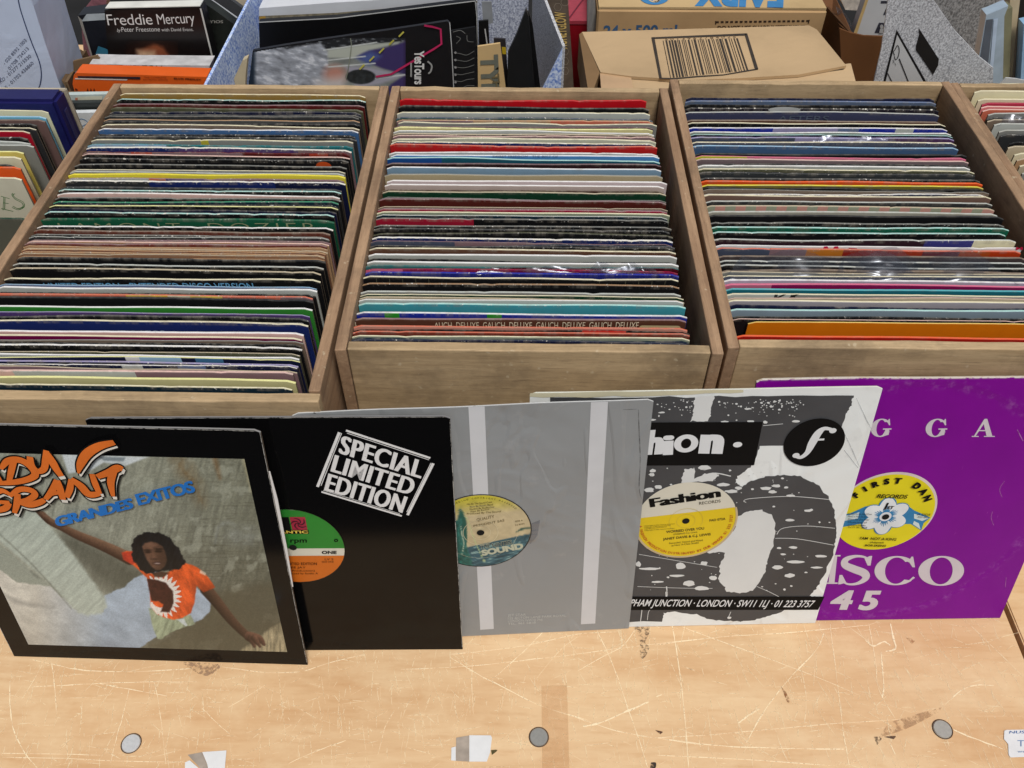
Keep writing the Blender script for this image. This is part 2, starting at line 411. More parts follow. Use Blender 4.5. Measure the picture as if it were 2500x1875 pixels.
# scratches
scr = []
def sc(T, pts, w_):
    q_ = smooth_pts([T(*p) for p in pts], 5); n_ = len(q_)
    scr.append(S_stroke([(x+random.gauss(0, .00012), y+random.gauss(0, .00012)) for x, y in q_], [w_*random.uniform(.3, 1.15)*(.4 if i in (0, n_-1) else 1) for i in range(n_)], 2))
K_ = .00075
for T, pts, w_ in [
    (T1, [(60, 400), (62, 560), (85, 700), (150, 830), (230, 930)], 1.6), (T1, [(310, 290), (330, 450), (338, 580)], 1.4),
    (T1, [(180, 270), (320, 300), (500, 335), (800, 345), (1150, 325)], 1.5), (T1, [(260, 290), (200, 400), (130, 510)], .9),
    (T1, [(190, 435), (400, 425), (600, 415), (900, 405), (1180, 405)], 1.3), (T1, [(600, 418), (780, 450), (1000, 490)], 1.2),
    (T1, [(775, 450), (740, 600), (700, 740), (665, 890)], 1.2), (T1, [(925, 400), (950, 520), (975, 700), (995, 900)], .9),
    (T1, [(0, 835), (300, 838), (620, 845)], .9), (T1, [(0, 860), (400, 865), (700, 880), (1110, 888)], 1.0),
    (T1, [(1620, 745), (1750, 665)], .8), (T1, [(1720, 900), (1900, 820), (2080, 755)], 1.2), (T1, [(1370, 560), (1520, 470), (1600, 420)], .8),
    (T1, [(1210, 560), (1300, 650), (1380, 720)], .8), (T1, [(1830, 340), (2000, 285), (2200, 240)], 1.2), (T1, [(1300, 310), (1600, 350), (1800, 345)], 1.1),
    (T2, [(730, 240), (900, 225), (1200, 185), (1500, 120), (1740, 105)], 1.2), (T2, [(440, 330), (800, 315), (1100, 285), (1450, 245), (1700, 210), (2212, 150)], 1.3),
    (T2, [(1310, 85), (1200, 200), (1080, 310), (1000, 380)], 1.3), (T2, [(740, 260), (900, 360), (1040, 430), (1280, 550), (1560, 635)], 1.7),
    (T2, [(1615, 100), (1680, 230), (1740, 380), (1800, 560), (1870, 760), (1920, 920)], 1.3), (T2, [(1840, 95), (1770, 190), (1650, 255), (1500, 340)], 1.1),
    (T2, [(1530, 672), (1640, 650), (1800, 580), (1930, 525)], 3.2), (T2, [(1970, 495), (2005, 483)], 3),
    (T2, [(2065, 55), (2090, 200), (2125, 450), (2150, 700), (2165, 920)], 1.9), (T2, [(870, 240), (865, 400), (875, 600)], 1.0), (T2, [(1070, 430), (1040, 580)], .9),
    (T2, [(1440, 600), (1700, 690), (1950, 740), (2212, 770)], 1.2), (T2, [(400, 575), (345, 680), (300, 850)], .8), (T2, [(860, 480), (820, 660)], .9),
    (T2, [(1160, 700), (1170, 850)], .7), (T2, [(1215, 450), (1215, 660)], .7), (T2, [(1110, 692), (1190, 690)], 1.3), (T2, [(1520, 120), (1390, 220), (1250, 390)], .8),
    (T3, [(0, 185), (400, 135), (800, 110), (1280, 65)], 1.6), 
    (T3, [(160, 75), (330, 140), (580, 230), (820, 320), (1000, 390), (1230, 488)], 1.4), (T3, [(1010, 115), (960, 220), (800, 390), (660, 570), (545, 770)], 1.8),
    (T3, [(1048, 55), (1090, 400), (1130, 720), (1165, 920)], 1.2), (T3, [(1280, 55), (1320, 280), (1340, 450), (1440, 630)], 1.1),
    (T3, [(1410, 55), (1430, 150), (1440, 205), (1380, 225)], 3), (T3, [(1260, 155), (1310, 190), (1370, 165), (1415, 190)], 3), (T3, [(1352, 225), (1370, 420), (1360, 500)], 2.6),
    (T3, [(0, 740), (300, 725), (700, 690), (1100, 655), (1480, 630)], 1.0), (T3, [(60, 755), (400, 790), (800, 805), (1150, 810)], 1.6), (T3, [(0, 845), (500, 870), (1080, 910)], 1.2),
    (T3, [(495, 655), (570, 600), (630, 565)], 2.4), (T3, [(235, 560), (400, 695)], .9), (T3, [(880, 350), (905, 500), (895, 650)], 1.1), (T3, [(960, 240), (950, 430)], 1.2),
    (T3, [(1740, 540), (1830, 460), (1920, 425), (2030, 428)], 1.7), (T3, [(1880, 55), (2060, 230), (2212, 380)], 1.0), (T3, [(1390, 540), (1540, 590)], 1.2), (T3, [(1405, 770), (1440, 840)], 3),
    (T3, [(1780, 690), (1900, 740), (2090, 810)], 2.0), (T3, [(1640, 65), (1740, 205)], 1.1), (T3, [(815, 60), (820, 320)], .9), (T3, [(890, 60), (945, 250)], .9), (T3, [(1790, 610), (2212, 610)], .8),
    (T3, [(2050, 190), (2212, 500)], .8), (T3, [(720, 690), (760, 810), (800, 890)], 1.0)]:
    sc(T, pts, w_*K_*.92)
scf = []
for i in range(3000):
    x, y = random.uniform(-.56, .53), random.uniform(.24, .48)
    a = random.choice([random.gauss(1.57, .22), random.gauss(1.75, .12), random.gauss(0, .25), random.uniform(0, 3.14)]); L = random.uniform(.004, .04)*random.choice([.35, .6, 1])
    scf.append(S_stroke([(x, y), (x+L*.5*math.cos(a)+random.gauss(0, .0003), y+L*.5*math.sin(a)), (x+L*math.cos(a+random.gauss(0, .025)), y+L*math.sin(a))], [.0001, random.uniform(.00025, .0008), .0001], 2))
o = flat_z('scratches', scr, .00025, broken((250, 230, 192), .60, 330, 'scratch_wood', .75, .08, .95), table); o.location = TL; o['kind'] = 'stuff'
o = flat_z('scuffs', scf, .00018, broken((246, 224, 184), .56, 300, 'scuffed_wood', .75, .06, .9), table); o.location = TL; o['kind'] = 'stuff'
# stains
def stain(T, pts, rgb, keep, scale, layer, soft=.12):
    o = flat_z('stain', [S_poly(smooth_pts([T(*p) for p in pts], 3))], layer, broken(rgb, keep, scale, 'stain', .7, soft), table); o.location = TL
stain(T2, [(1845, 55), (1925, 60), (1930, 110), (1905, 170), (1930, 200), (1900, 262), (1875, 250), (1872, 150), (1840, 90)], (112, 92, 72), .42, 300, .0004)
stain(T1, [(1080, 285), (1310, 300), (1290, 350), (1220, 370), (1150, 330)], (176, 142, 112), .45, 200, .0004)
stain(T3, [(1310, 735), (1360, 740), (1330, 785)], (84, 68, 54), .45, 300, .0004); stain(T3, [(1370, 735), (1440, 730), (1430, 750)], (88, 62, 46), .6, 300, .0004)
stain(T3, [(752, 430), (785, 470), (808, 520), (790, 525), (765, 460)], (150, 96, 52), .5, 300, .0004)
stain(T2, [(1965, 695), (2010, 705), (1995, 720)], (90, 55, 35), .6, 300, .0004); stain(T2, [(980, 815), (1020, 815), (985, 845)], (80, 72, 30), .6, 300, .0004)
stain(T2, [(1940, 890), (1970, 890), (1965, 925), (1935, 925)], (50, 40, 34), .6, 300, .0004)
stain(T3, [(1400, 650), (1600, 590), (1760, 550), (1640, 620), (1500, 690), (1340, 740)], (196, 156, 116), .42, 90, .0004, .1)
stain(T3, [(1500, 140), (1560, 150), (1540, 180)], (192, 142, 96), .45, 100, .0004, .1)
o = flat_z('tape_mark', [S_poly([T2(1283, 430), T2(1437, 425), T2(1452, 1000), T2(1288, 1000)])], .00045, broken((232, 184, 130), .1, 40, 'old_tape_stain', .5, .9), table); o.location = TL
# screw heads let into the top
for T, c, r, rgb in ((T1, (788, 775), .0092, (238, 240, 242)), (T2, (1267, 737), .0092, (168, 168, 164)), (T3, (1722, 690), .0092, (196, 194, 186))):
    x, y = T(*c); bm = bmesh.new()
    bmesh.ops.create_cone(bm, cap_ends=True, segments=32, radius1=r, radius2=r*.93, depth=.0012, matrix=Matrix.Translation((x, y, .0008)))
    o = bm_obj('screw', bm, metal(rgb, .42), table); o.location = TL
    o = flat_z('screw_hole', [S_ring((x, y), r, r*1.1)], .0006, card((70, 50, 36), .8), table); o.location = TL
# paper labels stuck on the table
wp = card((236, 238, 240), .6, .05, 60, crease=.15); tp = card((172, 160, 148), .7, .2, 90)
def on_table(name, label, cat, parts, group=None, writing=()):
    pts = [p for s in parts for p in s[1]]; cx, cy = sum(p[0] for p in pts)/len(pts), sum(p[1] for p in pts)/len(pts)
    t = thing(name, label, cat, (cx, cy, 0), group=group)
    for k, (nm, ps, m) in enumerate(parts):
        prism(nm, [(x, y, .0006) for x, y in ps], (0, 0, .00035+.00005*k), m, t, rel=(cx, cy, 0))
    for sh, m in writing:
        flat_z('lettering', [shift(s_, -cx, -cy) for s_ in sh], .0013, m, t)
    return t
on_table('paper_label', 'torn white price label with a peeled grey strip, beside the middle screw', 'paper label',
  [('paper', [T2(850, 727), T2(978, 728), T2(986, 742), T2(975, 830), T2(955, 885), T2(850, 885)], wp), ('peeled_backing', [T2(772, 742), T2(849, 729), T2(849, 885), T2(770, 880)], tp),
   ('paper_strip', [T2(743, 802), T2(769, 795), T2(769, 880), T2(741, 878)], wp)], 'paper labels stuck on the table')
on_table('paper_label', 'half torn white label at the bottom edge, right of the left screw', 'paper label',
  [('paper', [T1(1215, 828), T1(1360, 818), T1(1345, 990), T1(1260, 990), T1(1245, 900)], wp), ('peeled_backing', [T1(1128, 845), T1(1213, 829), T1(1243, 900), T1(1258, 990), T1(1180, 900)], tp),
   ('paper_strip', [T1(1112, 890), T1(1140, 878), T1(1200, 930), T1(1200, 990), T1(1110, 990)], wp)], 'paper labels stuck on the table')
lab = on_table('paper_label', 'white label with faint blue handwriting cut off by the right picture edge', 'paper label',
  [('paper', [T3(2092, 700), T3(2105, 695), T3(2420, 690), T3(2432, 850), T3(2130, 860), T3(2118, 845), T3(2115, 780), T3(2090, 750)], wp)], 'paper labels stuck on the table',
  [([S_text('NUSIC', T3(2120, 718), T3(2260, 716), T3(2124, 702), .01)], card((70, 110, 170))), ([S_text('T', T3(2170, 795), T3(2212, 795), T3(2170, 758), 0), S_text('web', T3(2170, 832), T3(2240, 832), T3(2170, 818), 0)], card((120, 150, 190)))])

# ---------------------------------------------------------------- crates
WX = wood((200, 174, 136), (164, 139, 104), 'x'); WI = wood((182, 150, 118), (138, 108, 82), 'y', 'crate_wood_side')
RIM = .3255
def crate(label, x0, x1, y0, y1, h, front_over=False, only=None, t=.0105):
    r = thing('record_crate', label, 'crate', ((x0+x1)/2, (y0+y1)/2, 0), group='wooden record crates on the table')
    L = ((x0+x1)/2, (y0+y1)/2, 0)
    def p(nm, a, m):
        if only and nm not in only: return
        bm = bmesh.new(); box_bm(bm, *a, .0)
        # slightly uneven, softened edges
        bmesh.ops.subdivide_edges(bm, edges=[e for e in bm.edges if e.calc_length() > .2], cuts=14)
        for v in bm.verts:
            if v.co.z > h-.004: v.co.z += random.gauss(0, .00035)
        o = bm_obj(nm, bm, m, r); o.location = (-L[0], -L[1], 0)
        md = o.modifiers.new('soft', 'BEVEL'); md.width = .0012; md.segments = 2; md.limit_method = 'ANGLE'
    g = .0006
    if front_over:
        p('side_panel', (x0, x0+t, y0+t+g, y1, 0, h), WI); p('side_panel', (x1-t, x1, y0+t+g, y1, 0, h-.001), WI)
        p('front_panel', (x0, x1, y0, y0+t, 0, h-.003), WX)
    else:
        p('side_panel', (x0, x0+t, y0-.002, y1, 0, h), WI); p('side_panel', (x1-t, x1, y0-.002, y1, 0, h), WI)
        p('front_panel', (x0+t+g, x1-t-g, y0, y0+t, 0, h-.001), WX)
    NM = card((58, 48, 40), .6, .3)
    for xx in ((x0+.006, x1-.006) if front_over else ()):
        for zz in (.285, .296, .312, .14, .06):
            bm = bmesh.new(); bmesh.ops.create_cone(bm, cap_ends=True, segments=12, radius1=.0016, radius2=.0013, depth=.0012, matrix=Matrix.Translation((xx+random.gauss(0, .002), y0-.0004, zz+random.gauss(0, .002))) @ Matrix.Rotation(math.pi/2, 4, 'X'))
            o = bm_obj('nail', bm, NM, r); o.location = (-L[0], -L[1], 0)
    p('back_panel', (x0+t+g, x1-t-g, y1-t, y1-.001, 0, h), WX)
    p('base_panel', (x0+t+g, x1-t-g, y0+t+g, y1-t-g, .002, .010), WX)
    return r
LX0, LX1, LY0, LY1 = -.5255, -.1735, .4905, 1.028
MX0, MX1, MY0, MY1 = -.1690, .1810, .553, 1.026
RX0, RX1, RY0, RY1 = .1855, .5420, .560, 1.046
crate('left wooden crate of records behind the black sleeves', LX0, LX1, LY0, LY1, RIM, True)
crate('middle wooden crate of records between two others, behind the grey sleeve', MX0, MX1, MY0, MY1, RIM)
crate('right wooden crate of records behind the purple sleeve', RX0, RX1, RY0, RY1, RIM+.001)

# ---------------------------------------------------------------- record sleeves in the crates
PAL = dict(K=(24, 24, 26), N=(24, 30, 62), B=(28, 44, 105), RB=(32, 48, 160), W=(238, 240, 236), C=(228, 222, 190), PY=(240, 234, 165), Y=(228, 216, 70), G=(140, 142, 138),
  LG=(188, 193, 188), DG=(82, 84, 84), CH=(52, 54, 56), SL=(74, 82, 102), SB=(104, 120, 156), LB=(156, 194, 222), AQ=(176, 218, 212), TE=(34, 112, 118), TQ=(70, 162, 172), GR=(26, 92, 66),
  DGR=(22, 62, 42), BG_=(44, 128, 44), MR=(92, 28, 28), DM=(66, 28, 24), RD=(196, 20, 32), CR=(165, 28, 66), MG=(118, 12, 72), PK=(218, 112, 144), SA=(206, 112, 88), PP=(226, 192, 182),
  TN=(184, 148, 112), BE=(192, 180, 154), TP=(126, 110, 96), BR=(104, 72, 56), OC=(158, 128, 66), OL=(86, 88, 66), PU=(82, 60, 118), LV=(158, 152, 190), MV=(138, 110, 116), OR=(232, 98, 38), AM=(212, 122, 14), DT=(24, 46, 60))
def albedo(c, top):
    k = 1.0 if top else 1.05
    return [min(.82, v*k) for v in lin(PAL[c] if isinstance(c, str) else c)]
def sleeve_mesh(L, t, h, edge, face, wear, segs=None, n=44, amp=1.0, bow=1.0):
    cuts = sorted(set([i/n for i in range(n+1)]+[s for s, _ in (segs or [])]+[min(1, s+.0008) for s, _ in (segs or [])]))
    cuts = [c for c in cuts if 0 <= c <= 1]
    a1, a2, p1, p2 = random.gauss(0, .0006)*amp, random.gauss(0, .0003)*amp, random.uniform(0, 6), random.uniform(0, 6)
    by, bp = random.gauss(0, .0006)*amp*bow, random.uniform(0, 3)
    V, Fc, col = [], [], []
    ec, fc = albedo(edge, True), albedo(face, False)
    if max(fc) < .06 and max(ec) < .5: ec = [x*.7 for x in ec]
    def fcol(u, left):
        c = fc
        for s, cc in (segs or []):
            if u >= s-1e-6: c = albedo(cc, False)
        return c
    rows = 6
    for u in cuts:
        d = min(u, 1-u)*L; corner = max(0, 1-d/.004)**2*.0025
        nick = random.gauss(0, .00006)-(random.random() < wear*.12)*random.uniform(.0002, .0011)
        zt = h+a1*math.sin(5*u+p1)+a2*math.sin(13*u+p2)-corner+nick*bow
        yo = by*math.sin(3.1*u+bp)
        for (y, z) in ((0, 0), (0, h-.0042), (0, zt-.0005), (t*.18, zt), (t*.82, zt), (t, zt-.0006), (t, 0)):
            V.append((u*L, y+yo*(z/h), z))
    rows = 7
    for i in range(len(cuts)-1):
        for k in range(rows-1):
            a = i*rows+k; Fc.append((a, a+rows, a+rows+1, a+1))
            f = fcol(cuts[i], True)
            A = [(*f, 0), (*f, 0), (*f, wear), (*ec, wear), (*ec, wear), (*f, wear), (*f, 0)]
            if k == 2: q = [(*f, wear), (*f, wear), (*ec, wear), (*ec, wear)]
            elif k == 3: q = [(*ec, wear)]*4
            elif k == 1: q = [(*f, 0), (*f, 0), (*f, wear*.8), (*f, wear*.8)]
            else: q = [(*f, 0)]*4
            col.append(q)
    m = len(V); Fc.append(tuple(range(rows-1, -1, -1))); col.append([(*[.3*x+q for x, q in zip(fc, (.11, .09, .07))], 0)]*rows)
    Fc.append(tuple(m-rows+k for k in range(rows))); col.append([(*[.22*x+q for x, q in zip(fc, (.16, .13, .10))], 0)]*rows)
    return V, Fc, col
def put_sleeve(name, M, L, t, h, edge, face, wear, segs=None, n=44, amp=1.0, mat=None, bow=1.0):
    V, Fc, col = sleeve_mesh(L, t, h, edge, face, wear, segs, n, amp, bow)
    o = mesh_obj(name, V, Fc, mat or sleeve_mat()); o.matrix_world = M
    ca = o.data.color_attributes.new('print', 'FLOAT_COLOR', 'CORNER')
    i = 0
    for p, q in zip(o.data.polygons, col):
        for k in range(len(p.vertices)): ca.data[p.loop_start+k].color = q[k]
    bm = bmesh.new(); bm.from_mesh(o.data); bmesh.ops.recalc_face_normals(bm, faces=bm.faces[:]); bm.to_mesh(o.data); bm.free()
    return o
ORD = ['', 'first', 'second', 'third', 'fourth', 'fifth', 'sixth', 'seventh', 'eighth', 'ninth', 'tenth', 'eleventh', 'twelfth']
def interp(tab, y):
    if y <= tab[0][0]: return tab[0][1]
    for (a, b), (c, d) in zip(tab, tab[1:]):
        if y <= c: return b+(d-b)*(y-a)/(c-a)
    return tab[-1][1]
SLV = {}
def fill(crate_name, rows, col_x, left_tab, lo, hi, ztop, side='l', ymax=None):
    """rows: (pixel row of the top edge, edge, face, words, wear, options)"""
    zt = [ztop+random.gauss(0, .0009)+((r[5] if len(r) > 5 else {}).get('dz', 0)) for r in rows]
    ys = [onz(col_x, r[0], z).y for r, z in zip(rows, zt)]
    for i in range(len(ys)-1): ys[i+1] = min(ys[i+1], ys[i]-.0021)
    lm, cnt = None, 0
    for i, r in enumerate(rows):
        opt = r[5] if len(r) > 5 else {}
        gap = ys[i]-(ys[i+1] if i+1 < len(ys) else ys[i]-.006)
        t = min(opt.get('t', .0024), max(.0010, min(.0024, gap*.40)))
        yb = ys[i]; L = opt.get('L', .313+random.uniform(-.002, .002))
        px = interp(left_tab, r[0])+random.gauss(0, 3)
        if 'px' in opt: px = opt['px']
        x = onz(px, r[0], zt[i]).x
        if side == 'r': x -= L
        x = max(lo+.0008, min(hi-L-.0008, x))
        h = min(.311+random.uniform(-.001, .001), zt[i]-.0105)
        M = Matrix.Translation((x, yb-t, zt[i]-h)) @ Matrix.Rotation(random.gauss(0, .0012), 4, 'Z')
        o = put_sleeve('record_sleeve', M, L, t, h, r[1], r[2], r[4], opt.get('segs'))
        words = r[3]
        if words.startswith('*') or lm is None:
            words = words.lstrip('*'); lm, cnt = opt.get('lm', words), 0
            lab_ = f'{words} record sleeve in the {crate_name}'
        else:
            cnt += 1; lab_ = f'{words} record sleeve {ORD[cnt]} in front of the {lm} one, {crate_name}'
        tag(o, lab_, 'record sleeve', f'record sleeves standing in the {crate_name}')
        SLV[(crate_name, r[0])] = (o, L, h, t)
    return

LEFT = [
 (222, 'BE', 'TN', '*pale plastic-wrapped rearmost', .1), (229, 'C', 'OC', '*ochre', .35), (243, 'AQ', 'K', 'teal-edged black', .6), (254, 'MV', 'MR', 'dusty maroon', .15), (263.5, 'OL', 'OL', '*dark olive', .15),
 (272, 'DG', 'N', 'navy black', .4), (279, 'DG', 'CH', 'dark grey', .1), (284, 'G', 'CH', 'grey-edged black', .1), (293, 'TN', 'DG', 'tan-edged grey', .1), (299, 'CH', 'K', 'brown-black', .15),
 (306, 'C', 'TP', '*cream and taupe', .3), (315, 'W', (70, 110, 160), '*white-edged blue', .5), (328, 'CH', 'K', 'flecked black', .5), (334, 'DG', 'CH', 'flecked slate', .45), (342, 'C', 'G', '*cream-edged pale grey', .2, {'segs': [(0, 'G'), (.42, (190, 180, 60)), (.45, 'G')]}),
 (354, 'TE', 'TE', '*teal', .3, {'segs': [(0, 'LB'), (.3, 'TE'), (.5, (90, 150, 150)), (.6, 'TE')]}), (361, 'W', 'PU', 'ragged white-edged violet', .95, {'segs': [(0, 'B'), (.35, 'PU'), (.8, 'MV')]}), (372, 'MR', 'MR', '*worn red-brown', .15, {'segs': [(0, 'MV'), (.18, (190, 70, 40)), (.26, 'MV'), (.6, 'MR'), (.85, (170, 60, 40)), (.92, 'MR')]}),
 (378.5, 'PP', 'K', 'pink-edged black', .2), (388, 'DG', 'K', 'scuffed black', .55), (403.6, 'G', 'K', 'grey-edged black', .25), (416, 'C', 'G', '*wavy grey paper', .2), (420.5, 'LG', 'G', 'short pale', .1),
 (425, 'Y', 'Y', '*bright yellow', .05), (436, 'MV', 'PU', 'mauve', .3, {'segs': [(0, 'LG'), (.3, 'SA'), (.36, 'PU'), (.5, 'MV')]}), (442, 'W', 'N', 'worn white-edged navy', .8, {'segs': [(0, 'CH'), (.3, 'B'), (.75, 'N')]}), (459, 'DG', 'CH', 'charcoal', .2),
 (464.5, 'AQ', 'K', 'aqua-edged black', .55), (475, 'W', 'PP', '*pinkish white', .1), (484, 'G', 'K', 'grey-edged black', .25), (492, (80, 170, 130), 'DT', 'green-edged dark', .3), (500, 'CH', 'CH', 'flecked charcoal', .35), (504, 'PY', 'K', 'cream-edged black', .25), (512, 'CH', 'N', 'plain navy black', .1), (519, 'AQ', 'K', 'worn aqua-edged black', .6),
 (534, 'GR', 'GR', '*dark green lettered', .2, {'t': .0026}), (554, 'W', 'K', 'white-worn black', .6), (564, 'TP', (108, 56, 44), '*brown', .2), (575, 'G', 'K', 'grey-edged black', .45), (580, 'LG', 'CH', 'pale-edged charcoal', .45),
 (586, 'MV', 'MV', 'mauve-brown', .2), (591, 'PP', 'TN', 'pink-tan', .2), (596, 'MV', (120, 62, 50), 'red-brown', .2), (604, 'TN', 'TN', '*light tan', .25), (609, 'BE', 'TN', 'beige', .2), (614, 'TN', (140, 96, 74), 'brownish tan', .15), (618, 'TN', 'TN', 'tan', .3), (623, 'BE', (150, 112, 84), 'pinkish tan', .15), (628, 'TN', 'TN', 'tan', .15),
 (632, 'CH', 'K', '*deep black', .15), (647.6, 'LG', 'K', 'pale-edged black', .35), (659, 'BE', 'K', 'beige-edged black', .35), (681, 'C', 'K', '*black blue-lettered', .2), (699, 'LB', 'SB', 'light blue', .1), (704, 'W', 'LG', '*lilac white', .05), (717, 'CH', 'K', 'thin black', .2),
 (720.5, 'SA', 'SA', '*salmon red', .25, {'segs': [(0, 'SA'), (.42, (225, 190, 80)), (.55, 'C'), (.62, (228, 200, 90)), (.72, 'SA'), (.9, 'MV')]}), (728, 'CH', 'K', 'wide black', .05), (749.5, 'W', (54, 140, 54), '*bright green', .05, {'t': .0034}), (766, 'LV', 'PU', '*purple', .1), (773.6, 'DG', 'K', 'black stickered', .2),
 (785, 'C', 'B', '*navy blue lettered', .25), (809.5, 'W', 'PP', '*white and mauve', .05), (821, 'C', 'MG', '*magenta', .05), (833, 'G', 'TP', 'grey taupe', .1), (839, 'CH', 'K', 'thin black', .1), (844, 'W', 'K', 'white-worn black', .65), (863, 'BE', 'OL', '*olive beige', .25), (868, 'W', 'LG', 'pale grey', .05),
 (876.5, 'PY', 'N', '*lemon-edged blue striped', .05, {'segs': [(0, 'N'), (.5, 'W'), (.54, 'LB'), (.66, 'N'), (.7, (70, 120, 160)), (.78, 'N')]}), (886, 'LV', 'N', 'lavender-edged navy', .35), (893, 'W', 'K', 'ragged white-edged black', .75, {'segs': [(0, 'N'), (.5, 'LG'), (.56, 'N'), (.66, 'SB'), (.74, 'N')]}), (901, 'BE', 'MV', '*beige', .1), (906, 'PP', (146, 106, 100), 'peach', .1, {'segs': [(0, 'PP'), (.2, 'LG'), (.55, 'MV')]}),
 (924, 'PY', (212, 206, 150), '*pale yellow', .05, {'t': .0026}), (942, 'C', 'DT', 'worn dark blue frontmost', .55, {'t': .002})]
fill('left crate', LEFT, 600, [(222, 266), (270, 256), (300, 216), (342, 186), (380, 170), (425, 158), (470, 128), (520, 85), (560, 50), (590, 35), (625, 5), (950, -330)], LX0+.0105, LX1-.0105, .3195)

MID = [
 (243, 'RD', 'RD', '*bright red rearmost', .1, {'t': .0028}), (260, 'CH', 'K', 'black', .1), (274, 'C', 'LG', '*pale grey-green', .1), (287, 'SL', (60, 90, 90), 'blue-green', .4), (293, 'TN', 'SA', '*tan salmon', .25, {'segs': [(0, 'MV'), (.3, 'TN'), (.6, 'SA')]}), (299, 'C', 'G', 'cream-edged grey', .1), (308.6, 'MV', (92, 66, 82), 'thin plum', .2), (312, 'PY', (214, 206, 150), '*pale lemon', .1),
 (321, 'W', 'LG', 'white', .05), (326, 'BE', 'TP', 'taupe', .35, {'segs': [(0, 'TP'), (.42, 'K'), (.444, 'TP')]}), (331.5, 'PP', 'MV', 'pink-edged mauve', .4), (338, 'C', (204, 208, 184), '*cream', .1), (347, 'C', 'B', 'ragged blue', .75), (354, 'SA', (186, 34, 36), '*worn red', .25, {'t': .0032}),
 (372, 'W', 'LG', '*wavy white', .1), (378, 'W', (90, 150, 210), 'white-blue tiny-lettered', .05), (387.6, 'AQ', (30, 90, 110), 'aqua-edged teal', .05, {'segs': [(0, (30, 80, 150)), (.2, (30, 90, 110))]}), (398, 'MV', (48, 26, 28), 'brown-black', .1), (409, 'W', (128, 158, 182), '*light steel blue', .1), (425, 'G', (178, 166, 134), '*tan paper', .05),
 (440.5, 'W', (208, 196, 198), '*lilac grey', .05), (451, 'W', (200, 184, 176), 'pinkish white', .05), (464.6, 'TP', 'DM', 'thin dark brown', .1), (469, 'BE', 'DGR', '*dark green', .15), (485, 'G', 'CH', 'dark grey', .15), (487.5, 'MV', (88, 36, 30), '*oxblood', .15), (506, 'BE', 'TP', 'thin beige', .25), (510, 'MV', 'CR', '*crimson', .2), (518, 'C', (150, 160, 136), '*pale sage', .05), (526, 'LG', 'DT', 'sage-edged dark', .25),
 (533, 'G', 'K', '*half red half black', .45, {'segs': [(0, (165, 28, 54)), (.335, 'K')]}), (551, 'G', 'K', 'grey-edged black', .4), (559, 'DG', 'K', 'flecked black', .4), (569.5, 'OL', 'K', 'olive-edged black', .15), (581, 'W', 'B', '*white-worn navy', .85), (592, 'MV', (150, 92, 96), 'dusty rose', .2, {'segs': [(0, 'SL'), (.28, 'MV'), (.6, 'CH')]}), (598, 'SL', 'CH', 'slate', .3), (602, 'DG', 'K', 'flecked dark', .45),
 (607.5, 'C', 'BR', '*cream-edged brown', .2), (621, 'W', 'LG', '*white pale grey', .05), (636, 'CH', 'K', 'black', .1), (638.5, 'W', 'LG', 'pure white', .02), (650, (60, 110, 110), (44, 98, 98), '*dull teal', .1, {'segs': [(0, (52, 112, 116)), (.4, (80, 14, 28))]}), (658.6, 'CR', (140, 30, 76), '*raspberry', .15, {'segs': [(0, 'PK'), (.12, (140, 30, 76))]}), (665, 'RB', (36, 44, 132), '*plastic-wrapped blue', .3),
 (677, 'C', 'K', '*black grid-patterned', .1), (692, 'TN', 'K', '*chipped black', .45), (713, 'LG', 'G', '*grey paper', .1), (720.7, 'C', 'DGR', 'deep green', .25), (728.5, 'BE', 'BE', 'thin beige', .1), (732, 'W', 'LG', 'cream white', .05), (741, 'AQ', 'TQ', '*turquoise', .3, {'t': .003}), (764, 'W', 'RB', '*royal blue with green squares', .3, {'lm': 'royal blue', 'segs': [(0, 'RB'), (.085, (44, 150, 44)), (.13, 'RB'), (.395, (44, 150, 44)), (.44, 'RB')]}),
 (777, 'MV', (92, 58, 44), '*brown white-lettered', .1, {'t': .003}), (796.7, 'SA', (216, 150, 132), '*salmon pink', .1), (805.6, 'DM', 'K', 'black red-patched', .1, {'segs': [(0, 'K'), (.68, (215, 50, 40)), (.81, 'K')]}), (810.5, 'SA', (128, 58, 44), 'red-brown', .15), (820.7, 'C', (158, 168, 150), '*pale green-grey', .1), (828.5, 'DT', 'N', 'navy black', .1), (832.8, 'SL', 'N', 'scuffed navy', .4), (841, 'LV', (74, 76, 116), 'slate lavender', .3), (848, 'W', 'W', '*plain white', .02), (853, 'MV', 'MR', 'maroon frontmost', .1, {'t': .0016})]
fill('middle crate', MID, 1300, [(243, 955), (300, 968), (360, 946), (420, 938), (470, 933), (530, 915), (590, 896), (650, 878), (700, 882), (740, 872), (780, 845), (853, 842)], MX0+.0105, MX1-.0105, .3190)

